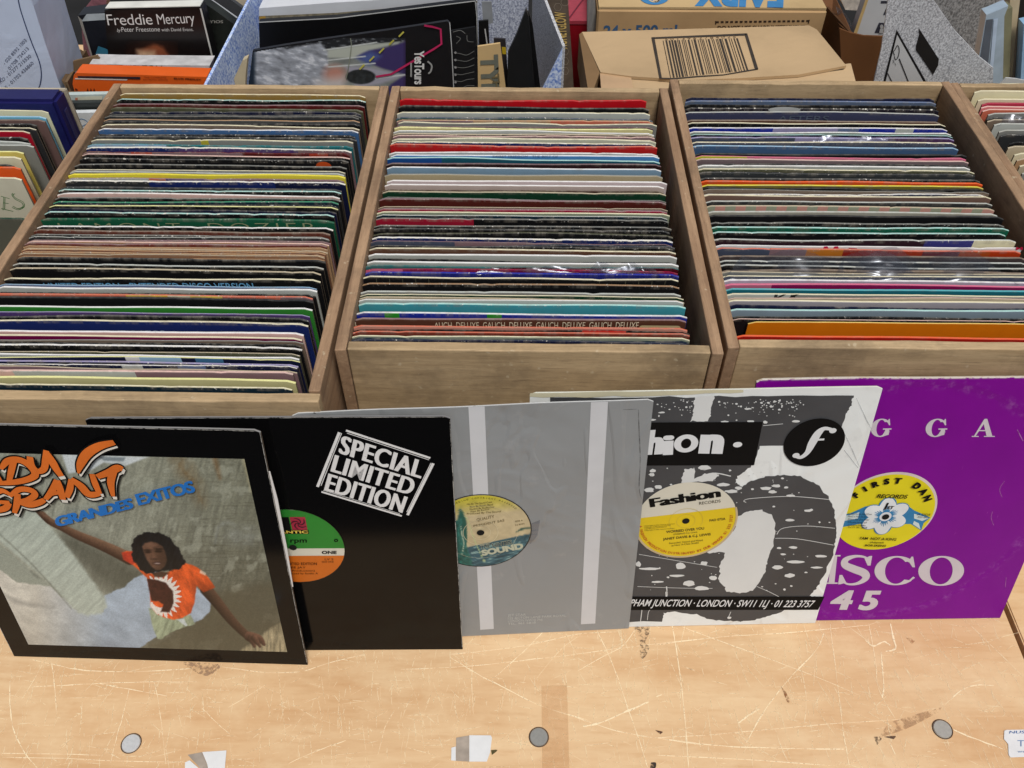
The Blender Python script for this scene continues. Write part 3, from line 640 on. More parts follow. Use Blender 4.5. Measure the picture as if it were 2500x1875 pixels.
RIGHT = [
 (240.5, 'N', 'N', '*thin navy rearmost', .1), (244, 'SB', (92, 108, 134), '*slate blue', .2), (257, 'CH', 'K', 'black', .15), (262, 'CH', (36, 32, 44), 'flecked violet-black', .65), (273.6, 'LG', (64, 68, 96), '*slate navy lettered', .15, {'t': .0024}), (294, 'TP', 'BR', 'mauve-brown', .1), (300.8, 'C', 'K', '*black grid-patterned', .1),
 (311.6, 'W', 'RB', '*white and royal blue', .2, {'segs': [(0, 'RB'), (.33, 'LV'), (.58, 'SB'), (.66, 'RB'), (.8, 'LG'), (.87, 'RB')]}), (323, 'W', (150, 170, 160), 'white green-lined', .1), (329, 'AQ', 'N', 'aqua-edged navy', .2), (335, 'LV', (92, 82, 118), '*plastic-wrapped lavender', .2, {'segs': [(0, 'SL'), (.4, 'LV'), (.75, (86, 56, 96))]}), (346.6, 'C', 'SL', 'worn cream-edged', .6), (358, 'LB', (70, 100, 138), '*steel blue', .35, {'t': .0032}), (375.5, 'CH', 'K', 'black', .05),
 (383, 'PK', 'PK', '*pink and yellow', .1, {'segs': [(0, (205, 205, 60)), (.19, 'PK')]}), (389, 'PP', (124, 108, 112), 'mauve grey', .1), (401, 'DG', 'CH', 'thin grey', .2), (403.5, 'W', 'LG', '*white', .2), (413, 'C', 'OL', 'gold-edged olive', .5), (420.6, 'CH', (56, 60, 62), '*charcoal', .3, {'t': .0034}), (435, 'DG', 'K', 'flecked black', .4),
 (441.7, 'OR', (220, 84, 28), '*orange', .1), (452, 'Y', (126, 118, 50), 'olive yellow', .1), (458.6, 'K', 'K', 'black', .05), (464.6, 'G', 'TP', 'taupe grey', .25), (471, 'W', 'SL', '*worn white-edged slate', .8), (477, 'C', (126, 100, 88), 'taupe brown', .1), (491, 'LG', 'CH', 'pale-edged slate', .3),
 (504, 'BE', 'LG', '*pink and green chequered', .1, {'lm': 'chequered', 't': .0022, 'segs': [(i*.0355, (200, 150, 138) if i % 2 else (158, 164, 142)) for i in range(28)]}), (516.5, 'LG', (176, 176, 164), 'pale grey', .1), (525, 'CH', 'K', '*wide black', .05), (543, 'G', 'K', 'grey-edged black', .5), (553, 'AQ', (24, 104, 80), '*green', .35), (566.5, 'AQ', 'K', 'mint-edged black', .45, {'L': .306}), (583.5, 'LG', (52, 30, 40), '*pale-edged plum black', .6, {'segs': [(0, (52, 30, 40)), (.7, (60, 60, 130)), (.86, 'C')]}),
 (599.7, 'W', 'W', '*white pink-marked', .05), (607, 'SA', (150, 44, 26), '*fiery red', .2, {'segs': [(0, 'SL'), (.18, 'MV'), (.3, (196, 120, 40)), (.42, (150, 40, 30)), (.6, (170, 60, 36)), (.68, (110, 60, 70)), (.8, (180, 80, 30)), (.9, (190, 60, 20))]}), (624, 'TP', (76, 66, 66), '*plastic-covered grey-brown', .1), (637, 'LG', 'CH', 'pale-edged slate', .3), (648, 'LG', 'K', 'pale-edged black', .2), (659, 'TP', 'TP', 'taupe', .1), (665, 'BE', 'G', 'olive grey', .2), (672, 'C', 'SL', 'cream-edged slate', .2),
 (683, 'W', (190, 184, 204), '*white lilac', .1), (693, 'PK', (138, 16, 84), '*magenta', .05, {'segs': [(0, (200, 110, 140)), (.15, (138, 16, 84))]}), (705, (90, 176, 186), (30, 112, 128), '*teal blue', .05), (717.5, 'C', 'G', '*warm grey', .05, {'segs': [(0, 'LG'), (.15, 'CH'), (.16, 'LG'), (.2, 'CH'), (.215, 'G')]}), (726.6, 'PP', 'BE', 'pinkish beige', .1), (732, 'C', (176, 172, 180), '*lilac grey', .05), (747, 'N', 'N', 'thin navy', .1),
 (754, 'AQ', (140, 158, 172), '*pale blue-grey', .05, {'t': .0026}), (774, 'CH', 'K', 'black', .2), (779, 'PP', 'K', 'pink-edged black', .3), (785, (244, 206, 120), 'AM', '*amber paper', .02, {'px': 1828, 't': .0014, 'L': .312}), (819.5, (250, 104, 62), (178, 30, 20), '*orange-red frontmost', .05, {'t': .0026})]
fill('right crate', RIGHT, 2050, [(240, 1672), (300, 1668), (360, 1692), (440, 1706), (525, 1727), (600, 1740), (680, 1762), (754, 1776), (819, 1788)], RX0+.0105, RX1-.0105, .3195)

# neighbours cut off by the picture edges
LN = [(266, 'C', (90, 180, 214), '*blue and cream', .1, {'px': 118, 'segs': [(0, (90, 180, 214)), (.78, 'C')]}), (282, 'LB', (120, 190, 220), 'pale blue', .05, {'px': 113}), (290, 'TP', (120, 96, 92), 'mauve brown', .1, {'px': 110}), (302, 'DG', 'K', '*black', .4, {'px': 90}), (310, 'C', 'CH', 'cream-edged dark', .2, {'px': 86}), (318, 'C', (184, 26, 50), '*red-fronted', .1, {'px': 73}), (334, 'DG', 'K', 'worn black', .4, {'px': 66}),
 (342, 'LG', 'LG', '*pale grey', .05, {'px': 72}), (352, 'LG', 'G', 'grey', .05, {'px': 82}), (369, 'PY', (216, 200, 110), '*pale yellow', .05, {'px': 57}), (383, 'C', 'C', 'cream', .05, {'px': 52}), (399, 'CH', 'K', '*orange-sided black', .1, {'px': 33}), (406, 'OR', 'OR', 'orange', .1, {'px': 50}), (431, 'C', (214, 210, 188), '*cream green-lettered', .05, {'px': 53, 't': .003}), (531, 'DGR', (70, 78, 72), '*dark grey-green', .1, {'px': 70, 'dz': -.004})]
fill('far left row', LN, 40, [(200, 100), (600, 60)], -1.2, LX0-.002, .318, 'r')
RN = [(204, 'C', 'C', '*cream rearmost', .05, {'px': 2372}), (221, 'C', 'C', 'cream', .05, {'px': 2380}), (239, 'C', 'C', 'cream', .05, {'px': 2390}), (252, 'CR', (190, 60, 84), '*red', .05, {'px': 2398}), (258, 'PP', (222, 140, 140), '*pink', .05, {'px': 2396}), (266, 'PP', 'SA', 'salmon', .05, {'px': 2400}), (273, 'LG', 'G', '*grey', .2, {'px': 2414}), (285, 'DG', 'K', 'black', .3, {'px': 2410}),
 (292, 'BE', 'TP', 'beige', .1, {'px': 2412}), (300, 'LG', 'LG', '*pale grey', .1, {'px': 2428}), (316, 'LG', 'G', 'mid grey', .1, {'px': 2440}), (327, 'DG', 'CH', 'charcoal', .3, {'px': 2444}), (346, 'CH', 'K', '*deep black', .3, {'px': 2466}), (355, 'BE', 'BE', 'beige', .1, {'px': 2462}), (368, 'C', 'C', '*pale cream', .05, {'px': 2478}), (384, 'BE', 'TN', 'tan', .1, {'px': 2484}), (400, 'C', 'BE', 'beige-fronted', .1, {'px': 2490}), (418, 'LG', 'G', '*stone grey', .1, {'px': 2496}), (436, 'C', 'C', 'cream', .1, {'px': 2500})]
NX0 = .5465
crate('far right wooden crate of paper-sleeved records, cut off by the picture edge', NX0, .9000, .60, 1.052, RIM-.004)
fill('far right crate', RN, 2460, [(200, 2370), (500, 2500)], NX0+.012, .889, .3175)

# lettering and stickers on sleeves in the crates
def sfront(key, yrow):
    o, L, h, t = SLV[(key, yrow)]; M = o.matrix_world
    f = Face(M.translation, 0, 0); f.obj, f.L, f.h = o, L, h; return f
def slettering(key, row, s, x0, x1, ytop, hcap, rgb, bold=.0, space=1.0, name='lettering', mat=None):
    f = sfront(key, row); u0, v0 = f.uv(x0, ytop); u1, v1 = f.uv(x1, ytop)
    flat(name, [S_text(s, (u0, v0-hcap), (u1, v1-hcap), (u0, v0), bold, 0, space)], 2, mat or card(rgb, .5), f.obj, .0003)
def ssticker(key, row, x0, x1, vtop, hgt, rgb=(225, 225, 218), text=None):
    f = sfront(key, row); u0 = f.uv(x0, row+8)[0]; u1 = min(f.uv(x1, row+8)[0], f.L-.001); v = f.h-vtop
    r = .003; pts = []
    for cx, cz, a in ((u1-r, v-r, 0), (u0+r, v-r, 90), (u0+r, v-hgt+r, 180), (u1-r, v-hgt+r, 270)):
        for k in range(4): pts.append((cx+r*math.cos(R(a+30*k)), cz+r*math.sin(R(a+30*k))))
    flat('price_sticker', [S_poly(pts)], 3, card(rgb, .5, .04), f.obj, .0003)
    if text: flat('lettering', [S_textw(text, ((u0+u1)/2, v-hgt*.5), .004, math.pi, 0)], 4, card((50, 50, 50)), f.obj, .0003)
slettering('left crate', 534, 'LAMONT  DOZIER', 140, 770, 544, .011, (150, 165, 120), -.012, 1.25, mat=card((160, 170, 130)))
slettering('left crate', 681, 'LIMITED EDITION \u2022 EXTENDED DISCO VERSION', 105, 617, 690, .009, (120, 190, 235), .012)
slettering('left crate', 785, 'ATLANTIC ATCO', 215, 405, 806, .008, (150, 170, 200), .0)
slettering('middle crate', 777, 'DELUXE  GAUCH  DELUXE  GAUCH  DELUXE  GAUCH  DELUXE  GAUCH  DELUXE  GAUCH  DELUXE', 855, 1560, 786, .008, (250, 236, 205), .0)
slettering('middle crate', 378, 'SWEET FREEDOM - THE BEST OF', 1203, 1363, 378.6, .0024, (80, 90, 110), -.01)
slettering('right crate', 273.6, 'AFTERS', 1900, 2025, 282, .008, (96, 108, 128), .0)
slettering('right crate', 717.5, '//', 1890, 1950, 718, .006, (30, 30, 32), .0)
for k, yr, y in (('middle crate', 677, 680), ('right crate', 300.8, 303)):
    f = sfront(k, yr); flat('grid_lines', [S_poly([(f.L*i/24-.0002, f.h-.025), (f.L*i/24+.0002, f.h-.025), (f.L*i/24+.0002, f.h-.001), (f.L*i/24-.0002, f.h-.001)]) for i in range(1, 24)], 1, card((120, 118, 96)), f.obj, .0003)
f = sfront('right crate', 599.7)
flat('lettering', [S_poly([f.uv(2008, 609), f.uv(2012, 600.4), f.uv(2020, 600.2), f.uv(2024, 609)]), S_poly([f.uv(2032, 609), f.uv(2037, 600.4), f.uv(2046, 600.2), f.uv(2048, 609)]), S_poly([f.uv(2070, 609), f.uv(2072, 604), f.uv(2092, 605), f.uv(2091, 609)]), S_text('M', f.uv(2480, 609), f.uv(2496, 609), f.uv(2480, 602), .02)], 2, card((214, 30, 80)), f.obj, .0003)
ssticker('left crate', 766, 630, 738, .0035, .012); ssticker('left crate', 773.6, 634, 742, .004, .012)
ssticker('middle crate', 764, 1550, 1668, .006, .02, (120, 122, 170)); ssticker('middle crate', 777, 1562, 1664, .005, .02, (206, 196, 150), 'RAY')
ssticker('middle crate', 820.7, 1578, 1668, .001, .02, (206, 208, 170)); ssticker('middle crate', 569.5, 1560, 1660, .004, .02, (110, 114, 112))
ssticker('middle crate', 533, 1600, 1648, .02, .01, (90, 90, 90))
ssticker('left crate', 416, 480, 525, -.0005, .02, (190, 190, 182))
f = sfront('left crate', 388); flat('sticker', [S_ell((f.uv(788, 392)[0], f.h-.0072), .009, .006, 24)], 1, card((214, 84, 30)), f.obj, .0003)
f = sfront('right crate', 262); flat('sticker', [S_ell(f.uv(1915, 268), .02, .004, 24)], 1, card((205, 208, 205)), f.obj, .0003)
f = sfront('far left row', 431)
es = [S_stroke([f.uv(10, 480), f.uv(8, 512)], .0006), S_stroke([f.uv(3, 478), f.uv(24, 484)], .0008), S_stroke([f.uv(8, 494), f.uv(22, 496)], .0008), S_stroke([f.uv(4, 508), f.uv(33, 515)], .0009), S_stroke([f.uv(13, 482), f.uv(12, 510)], .0008),
      S_stroke([f.uv(48, 474), f.uv(38, 468), f.uv(30, 474), f.uv(38, 485), f.uv(54, 494), f.uv(57, 503), f.uv(45, 508), f.uv(32, 502)], .0009), S_stroke([f.uv(47, 477), f.uv(38, 472), f.uv(33, 475), f.uv(40, 483), f.uv(57, 492), f.uv(60, 503), f.uv(46, 511), f.uv(30, 505)], .0008)]
flat('lettering', es, 2, card((58, 118, 56)), f.obj, .0003)

# crinkled clear film sticking up from three of the sleeves
def film_on(key, row, x0, x1, up, lean, seed):
    f = sfront(key, row); rr = random.Random(seed); u0, u1 = f.uv(x0, row)[0], f.uv(x1, row)[0]
    n, k = 46, 7; V, Fc = [], []
    ph = [rr.uniform(0, 6) for _ in range(8)]
    for i in range(n+1):
        u = u0+(u1-u0)*i/n; e = min(1, min(i, n-i)/5)
        hh = up*e*(.55+.3*math.sin(5*i/n*3+ph[0])+.25*math.sin(17*i/n+ph[1]))
        for j in range(k+1):
            s = j/k
            V.append((u+.002*math.sin(9*s+i*.3+ph[2]), .0005+lean*s*s*e+.0022*math.sin(i*.35+ph[3]+3*s)*s+rr.gauss(0, .0004)*s, f.h-.006+(.006+hh)*s+rr.gauss(0, .0003)*s))
    for i in range(n):
        for j in range(k): a = i*(k+1)+j; Fc.append((a, a+k+1, a+k+2, a+1))
    o = mesh_obj('plastic_cover', V, Fc, film(), f.obj, smooth=True)
film_on('middle crate', 665, 1165, 1600, .006, .006, 3); film_on('middle crate', 665, 1420, 1610, .010, .008, 5)
film_on('right crate', 683, 1765, 2260, .012, .034, 7); film_on('right crate', 683, 2040, 2490, .012, .036, 9); film_on('right crate', 346.6, 1960, 2200, .006, .006, 12)
film_on('left crate', 222, 300, 860, .004, .002, 15); film_on('far right crate', 300, 2440, 2600, .008, .01, 17)

# ---------------------------------------------------------------- sleeves leaning against the crates
def lean_sleeve(label, BR, yaw, lean, t, edge, face, wear, cat='record sleeve', mat=None, amp=.6, h=.315, L=.315):
    yaw, lean = R(yaw), R(lean)
    x = Vector((math.cos(yaw), math.sin(yaw), 0))
    f = Face(Vector((BR[0], BR[1], .0008))-x*L, yaw, lean); f.L, f.h = L, h
    f.root = thing('record_sleeve', label, 'record sleeve', mat=f.M, group='record sleeves leaning on the crates')
    o = put_sleeve('cover', Matrix.Identity(4), L, t, h, edge, face, wear, n=60, amp=amp, mat=mat, bow=0.0); o.parent = f.root
    return f
def gloss_black():
    m = bpy.data.materials.new('gloss_black_card'); t, n, b, o = nodes(m)
    a = n.new('ShaderNodeVertexColor'); a.layer_name = 'print'
    nz = noise(t, coords(t, (1, 1, 1)), 260, 3, .6)
    e = math2(t, 'MULTIPLY', ramp(t, a.outputs['Alpha'], .2, .4), ramp(t, nz, .40, .62))
    t.links.new(rgbmix(t, e, a.outputs['Color'], (.6, .58, .54)), b.inputs['Base Color'])
    b.inputs['Roughness'].default_value = .13; b.inputs['Specular IOR Level'].default_value = .2
    bump(t, b, noise(t, coords(t), 6, 2), .05, .004)
    return m
GB = gloss_black()
INK = card((17, 17, 18), .6, .05, 30, .1); WHT = card((232, 235, 238), .55, .03)
VINYL = card((14, 14, 15), .35, .05)
def spindle(f, c, layer):
    flat('centre_hole', [S_ell(c, .0037, None, 24)], layer, card((6, 6, 6), .9), f.root)

# -- black sleeve with the printed concrete-wall picture
E1 = lean_sleeve('glossy black sleeve picturing a person in an orange shirt against concrete', (-.2233, .4035), -.9, 12.2, .0022, (168, 168, 168), (11, 11, 12), .16, mat=GB)
E1.zoom(0, 980, 2.513); q = E1.q
uL, uR = q(178, 1495)[0], q(1630, 938)[0]; vB, vT = q(950, 1512)[1], q(1100, 342)[1]
def hsh(ix, iy, sd): return np.mod(np.abs(np.sin(ix*127.1+iy*311.7+sd*74.7)*43758.5453), 1.0)
def vnoise(x, y, sd):
    ix, iy = np.floor(x), np.floor(y); fx, fy = x-ix, y-iy; fx, fy = fx*fx*(3-2*fx), fy*fy*(3-2*fy)
    return (hsh(ix, iy, sd)*(1-fx)+hsh(ix+1, iy, sd)*fx)*(1-fy)+(hsh(ix, iy+1, sd)*(1-fx)+hsh(ix+1, iy+1, sd)*fx)*fy
def fbm(x, y, sd=0, oc=4):
    o, a, t = 0, .5, 0
    for k in range(oc): o = o+a*vnoise(x*2**k, y*2**k, sd+k*3.3); t += a; a *= .55
    return o/t
class Paint:
    """a photographic print worked out on a fine grid: X, Y are positions on the print, rgb in sRGB 0-255"""
    def __init__(s, X, Y, base): s.X, s.Y = X, Y; s.c = np.ones(X.shape+(3,))*np.array(base, float)
    def mix(s, m, rgb): s.c = s.c*(1-m[..., None])+(np.array(rgb, float)*np.ones_like(s.c) if not isinstance(rgb, np.ndarray) else rgb)*m[..., None]
    def gain(s, g): s.c = s.c*g[..., None]
    def poly(s, pts, soft=4.0, wob=0.0):
        X, Y = s.X, s.Y
        if wob: X = X+wob*(fbm(s.X/18, s.Y/18, 5)-.5)*2; Y = Y+wob*(fbm(s.X/18, s.Y/18, 9)-.5)*2
        d = np.full(X.shape, 1e9); ins = np.zeros(X.shape, bool); n = len(pts)
        for i in range(n):
            (ax, ay), (bx, by) = pts[i], pts[(i+1) % n]; ex, ey = bx-ax, by-ay; wx, wy = X-ax, Y-ay
            t = np.clip((wx*ex+wy*ey)/(ex*ex+ey*ey+1e-9), 0, 1); d = np.minimum(d, np.hypot(wx-ex*t, wy-ey*t))
            cnd = ((ay > Y) != (by > Y)); xi = ex*(Y-ay)/(ey if abs(ey) > 1e-9 else 1e-9)+ax; ins ^= cnd & (X < xi)
        return np.clip(np.where(ins, d, -d)/(2*soft)+.5, 0, 1)
    def stroke(s, pts, ws, soft=3.0):
        q = smooth_pts([(a, b, w_) for (a, b), w_ in zip(pts, ws)], 5); best = np.full(s.X.shape, -1e9); side = np.zeros(s.X.shape)
        for (ax, ay, aw), (bx, by, bw) in zip(q, q[1:]):
            ex, ey = bx-ax, by-ay; wx, wy = s.X-ax, s.Y-ay; t = np.clip((wx*ex+wy*ey)/(ex*ex+ey*ey+1e-9), 0, 1)
            dd = (aw+(bw-aw)*t)/2-np.hypot(wx-ex*t, wy-ey*t); sd = (wx*ey-wy*ex)/(np.hypot(ex, ey)+1e-9)
            side = np.where(dd > best, sd, side); best = np.maximum(best, dd)
        return np.clip(best/(2*soft)+.5, 0, 1), side
    def ell(s, c, rx, ry, soft=.15, rot=0):
        x, y = s.X-c[0], s.Y-c[1]; ca, sa = math.cos(rot), math.sin(rot); d = np.hypot((x*ca+y*sa)/rx, (-x*sa+y*ca)/ry)
        return np.clip((1-d)/(2*soft)+.5, 0, 1)
def print_mat(rough=.35, spec=.3, k=.95):
    key = ('prt', rough, spec, k)
    if key in _m: return _m[key]
    m = bpy.data.materials.new('photographic_print'); t, n, b, o = nodes(m)
    a = n.new('ShaderNodeVertexColor'); a.layer_name = 'print'; t.links.new(a.outputs['Color'], b.inputs['Base Color'])
    b.inputs['Roughness'].default_value = rough; b.inputs['Specular IOR Level'].default_value = spec
    _m[key] = m; return m
def painted(name, parent, P3, rgb, mat, keep=None, k=.9):
    """P3: (rows, cols, 3) points in the parent's axes, rgb the print at each"""
    ny, nx = P3.shape[:2]; idx = np.arange(nx*ny).reshape(ny, nx)
    f = np.stack([idx[:-1, :-1], idx[:-1, 1:], idx[1:, 1:], idx[1:, :-1]], -1).reshape(-1, 4)
    if keep is not None: f = f[(keep[:-1, :-1] & keep[1:, 1:] & keep[:-1, 1:] & keep[1:, :-1]).reshape(-1)]
    used = np.unique(f); re_ = np.full(nx*ny, -1); re_[used] = np.arange(len(used))
    o = mesh_obj(name, P3.reshape(-1, 3)[used].tolist(), re_[f].tolist(), mat, parent)
    c = np.clip(rgb.reshape(-1, 3)[used]/255, 0, 1); c = np.where(c <= .04045, c/12.92, ((c+.055)/1.055)**2.4)*k
    at = o.data.color_attributes.new('print', 'FLOAT_COLOR', 'POINT'); at.data.foreach_set('color', np.concatenate([c, np.ones((len(c), 1))], 1).ravel().astype(np.float32))
    return o
def face_grid(f, u, v):
    """photo zoom coordinates of every grid point of a face"""
    Ug, Vg = np.meshgrid(u, v); O, x, z = (np.array(a) for a in (f.O, f.x, f.z))
    Pw = O+Ug[..., None]*x+Vg[..., None]*z-np.array(CO); dz = Pw @ np.array(_F)
    px = 1250+FPX*(Pw @ np.array(CR_))/dz; py = 937.5-FPX*(Pw @ np.array(CU_))/dz; ox, oy, k = f.zo
    return Ug, Vg, (px-ox)*k, (py-oy)*k
par = E1.root
Ug, Vg, ZX, ZY = face_grid(E1, np.linspace(uL, uR, 330), np.linspace(vB, vT, 330))
p = Paint(ZX, ZY, (150, 150, 134)); X, Y = ZX, ZY
g = np.clip((X-500)/1200, 0, 1); p.mix(g*.75, (104, 102, 84)); p.mix(np.clip((Y-700)/700, 0, 1)*.6*np.clip((X-700)/500, 0, 1), (66, 64, 52))
st_ = fbm((X+.25*Y)/16, Y/130, 2, 4); p.gain(.84+.34*st_); p.gain(.90+.2*fbm(X/9, Y/9, 4, 3))
bl_ = fbm(X/220, Y/9, 7, 3); p.mix(np.clip((bl_-.62)*5, 0, .22)*np.clip((X-900)/300, 0, 1), (70, 66, 52))
p.mix(np.clip((fbm((X+.2*Y)/60, Y/60, 12)-.55)*4, 0, .5), (168, 168, 150))
m, _s = p.stroke([(1090, 350), (1140, 430), (1200, 520), (1240, 620)], [70, 90, 70, 30], 45); p.mix(m*.55*fbm(X/20, Y/40, 3), (120, 78, 34)); m, _s = p.stroke([(1320, 350), (1350, 470)], [30, 14], 14); p.mix(m*.5, (112, 72, 34))
m, _s = p.stroke([(1320, 860), (1340, 770), (1400, 740), (1440, 760)], [16, 20, 18, 10], 12); p.mix(m*.5*fbm(X/14, Y/14, 6), (190, 196, 196)); m = p.ell((1490, 820), 120, 60, .5); p.mix(m*.35*fbm(X/25, Y/25, 8), (176, 182, 184))
m = p.poly([(380, 320), (915, 338), (760, 398), (640, 372), (560, 420), (420, 440)], 6); p.mix(m, (206, 210, 208)); m = p.poly([(600, 338), (770, 342), (760, 366), (640, 362)], 5); p.mix(m*.6, (90, 100, 104))
m, _s = p.stroke([(430, 860), (600, 980), (760, 1080), (900, 1120)], [150, 210, 230, 120], 70); p.mix(m*.6, (62, 62, 52))
m = p.poly([(1080, 1130), (1320, 1180), (1760, 1080), (1780, 1540), (1000, 1540), (860, 1500), (1060, 1420)], 30, 20); p.mix(m*.8, (92, 86, 68)); p.gain(1-.0*m)
fl_ = p.poly([(-90, 960), (100, 1105), (310, 1130), (480, 1290), (640, 1290), (640, 1190), (700, 1160), (760, 1140), (820, 1085), (880, 1060), (960, 1040), (1150, 1090), (1230, 1160), (1297, 1225), (1290, 1285), (1240, 1335), (1170, 1370), (1060, 1400), (960, 1440), (850, 1520), (100, 1530), (-120, 1250)], 4, 6)
fc_ = np.ones(X.shape+(3,))*np.array((172, 184, 196.)); w1 = np.clip((640-X)/420, 0, 1)[..., None]; fc_ = fc_*(1-w1)+np.array((206, 200, 186.))*w1
fc_ = fc_*(.86+.26*fbm((X+Y*.8)/120, (Y-.5*X)/50, 21, 4))[..., None]; fc_ = fc_*(1-.12*np.clip((Y-1200)/300, 0, 1))[..., None]; p.mix(fl_, fc_)
m, _s = p.stroke([(20, 1180), (140, 1235), (330, 1260)], [10, 26, 8], 14); p.mix(m*.5, (120, 118, 112))
bm_ = p.poly([(-120, 700), (60, 700), (215, 645), (330, 790), (470, 960), (650, 1210), (655, 1260), (620, 1300), (540, 1312), (480, 1295), (300, 1110), (-120, 760)], 11, 8)
bc_ = np.ones(X.shape+(3,))*np.array((178, 184, 170.)); bc_ = bc_*(.88+.22*fbm((X-.8*Y)/120, (Y+X)/22, 31, 4))[..., None]; p.mix(bm_, bc_)
m, _s = p.stroke([(-60, 760), (200, 1000), (440, 1270)], [8, 10, 8], 5); p.mix(m*.55, (108, 110, 98)); m = p.poly([(-120, 780), (300, 1120), (310, 1132), (100, 1105), (-100, 950)], 6, 4); p.mix(m*.9, (150, 154, 140)); m, _s = p.stroke([(190, 1040), (230, 1075), (250, 1080)], [10, 16, 6], 6); p.mix(m*.5*fbm(X/8, Y/8, 3), (60, 60, 54))
m = p.poly([(1460, 1535), (1560, 1470), (1700, 1365), (1760, 1330), (1775, 1540)], 8, 10); p.mix(m*fbm(X/10, Y/60, 2), (206, 188, 150)); m = p.poly([(1478, 340), (1520, 340), (1560, 560), (1540, 560)], 10, 5); p.mix(m*.6, (176, 166, 130))
def limb(pts, ws, base=(70, 48, 36), hi=(128, 92, 70), flip=1):
    m, sd = p.stroke(pts, ws, 3); wmean = sum(ws)/len(ws); t_ = np.clip(.5-flip*sd/wmean, 0, 1)[..., None]
    p.mix(m, (np.array(base, float)*(1-t_)+np.array(hi, float)*t_)*(.88+.24*fbm(X/10, Y/10, 14))[..., None])
limb([(1265, 1150), (1340, 1240), (1420, 1340), (1500, 1420), (1560, 1465)], [76, 66, 56, 48, 50], (48, 36, 28), (96, 70, 54), -1)
limb([(1530, 1440), (1590, 1455), (1622, 1490)], [60, 46, 18], (56, 40, 32), (112, 80, 64), -1); limb([(1540, 1450), (1562, 1500)], [40, 20], (56, 40, 32), (112, 80, 64), -1); limb([(1560, 1450), (1596, 1502)], [40, 16], (56, 40, 32), (112, 80, 64), -1)
limb([(800, 965), (700, 915), (600, 870), (480, 820), (390, 775), (310, 735), (262, 690)], [74, 68, 60, 52, 44, 42, 36], (64, 44, 34), (132, 100, 78), 1); limb([(290, 720), (240, 680), (205, 645)], [40, 26, 12], (64, 44, 34), (120, 90, 72), 1); limb([(300, 730), (262, 700), (248, 690)], [40, 26, 12], (64, 44, 34), (120, 90, 72), 1)
tr_ = p.poly([(912, 1262), (1050, 1318), (1172, 1308), (1198, 1362), (1100, 1396), (1060, 1410), (1012, 1440), (1000, 1452), (968, 1458), (936, 1380)], 4, 4); p.mix(tr_, np.ones_like(p.c)*np.array((158, 166, 136.))*(.72+.5*fbm((X+Y*.4)/16, Y/60, 17))[..., None]); m = p.poly([(1085, 1335), (1130, 1330), (1150, 1372), (1140, 1378)], 3, 2); p.mix(m*.8, (206, 212, 214))
sh_ = p.poly([(748, 925), (780, 915), (815, 918), (840, 990), (900, 1050), (1000, 1062), (1080, 1020), (1120, 988), (1180, 1000), (1232, 1030), (1285, 1085), (1320, 1140), (1250, 1172), (1208, 1130), (1200, 1180), (1195, 1230), (1172, 1296), (1120, 1325), (1070, 1337), (1010, 1325), (960, 1302), (925, 1255), (918, 1150), (900, 1080), (860, 1040), (820, 1004), (758, 968)], 3.5, 3)
sc_ = np.ones_like(p.c)*np.array((226, 94, 42.)); fold = fbm((X-.5*Y)/26, (Y+.3*X)/70, 41, 4); sc_ = sc_*(.66+.6*fold)[..., None]; sc_ = sc_*(1-.35*np.clip((X-1150)/150, 0, 1)*np.clip((Y-1080)/120, 0, 1))[..., None]; p.mix(sh_, sc_)
m = p.poly([(748, 925), (815, 918), (835, 985), (815, 1000), (758, 968)], 4); p.mix(m*.6, (168, 42, 40)); m = p.poly([(1230, 1030), (1264, 1050), (1262, 1068), (1225, 1050)], 3); p.mix(m*.7, (232, 222, 200))
ang = np.arctan2(Y-1195, X-985); rr_ = np.hypot((X-985)/1.0, (Y-1195)/1.12); spike = np.abs(np.mod(ang*3.9, 1.0)-.5)*2
rays_ = ((rr_ < 92+42*spike) & (rr_ > 60) & ((ang > -2.1) & (ang < 2.6))).astype(float); p.mix(rays_*sh_*.92, (226, 226, 218))
m = p.poly([(902, 1085), (960, 1092), (1020, 1112), (1062, 1165), (1066, 1235), (1040, 1292), (985, 1290), (1002, 1245), (975, 1225), (930, 1222), (915, 1150)], 4, 4); p.mix(m, np.ones_like(p.c)*np.array((66, 34, 28.))*(.7+.6*fbm(X/14, Y/14, 51))[..., None])
m = p.poly([(930, 1050), (990, 1040), (1040, 1050), (1000, 1078), (950, 1075)], 5); p.mix(m, (78, 56, 44))
hr_ = p.poly([(806, 900), (818, 850), (850, 815), (905, 800), (960, 800), (1030, 826), (1090, 890), (1120, 950), (1140, 990), (1110, 1024), (1060, 1034), (1010, 1040), (940, 1050), (900, 1056), (862, 1030), (820, 980)], 4, 12); p.mix(hr_, np.ones_like(p.c)*np.array((24, 24, 26.))*(.5+1.0*fbm((X+.4*Y)/7, Y/30, 61))[..., None])
fm = p.poly([(872, 890), (890, 868), (925, 858), (965, 866), (1000, 888), (1018, 930), (1026, 975), (1014, 1010), (988, 1030), (960, 1034), (930, 1012), (905, 975), (885, 930)], 5, 3)
fcol = np.ones_like(p.c)*np.array((104, 74, 58.)); sh2 = np.clip((X-930)/120, 0, 1)[..., None]; fcol = fcol*(1-.42*sh2)*(.85+.3*fbm(X/16, Y/16, 71))[..., None]; p.mix(fm, fcol)
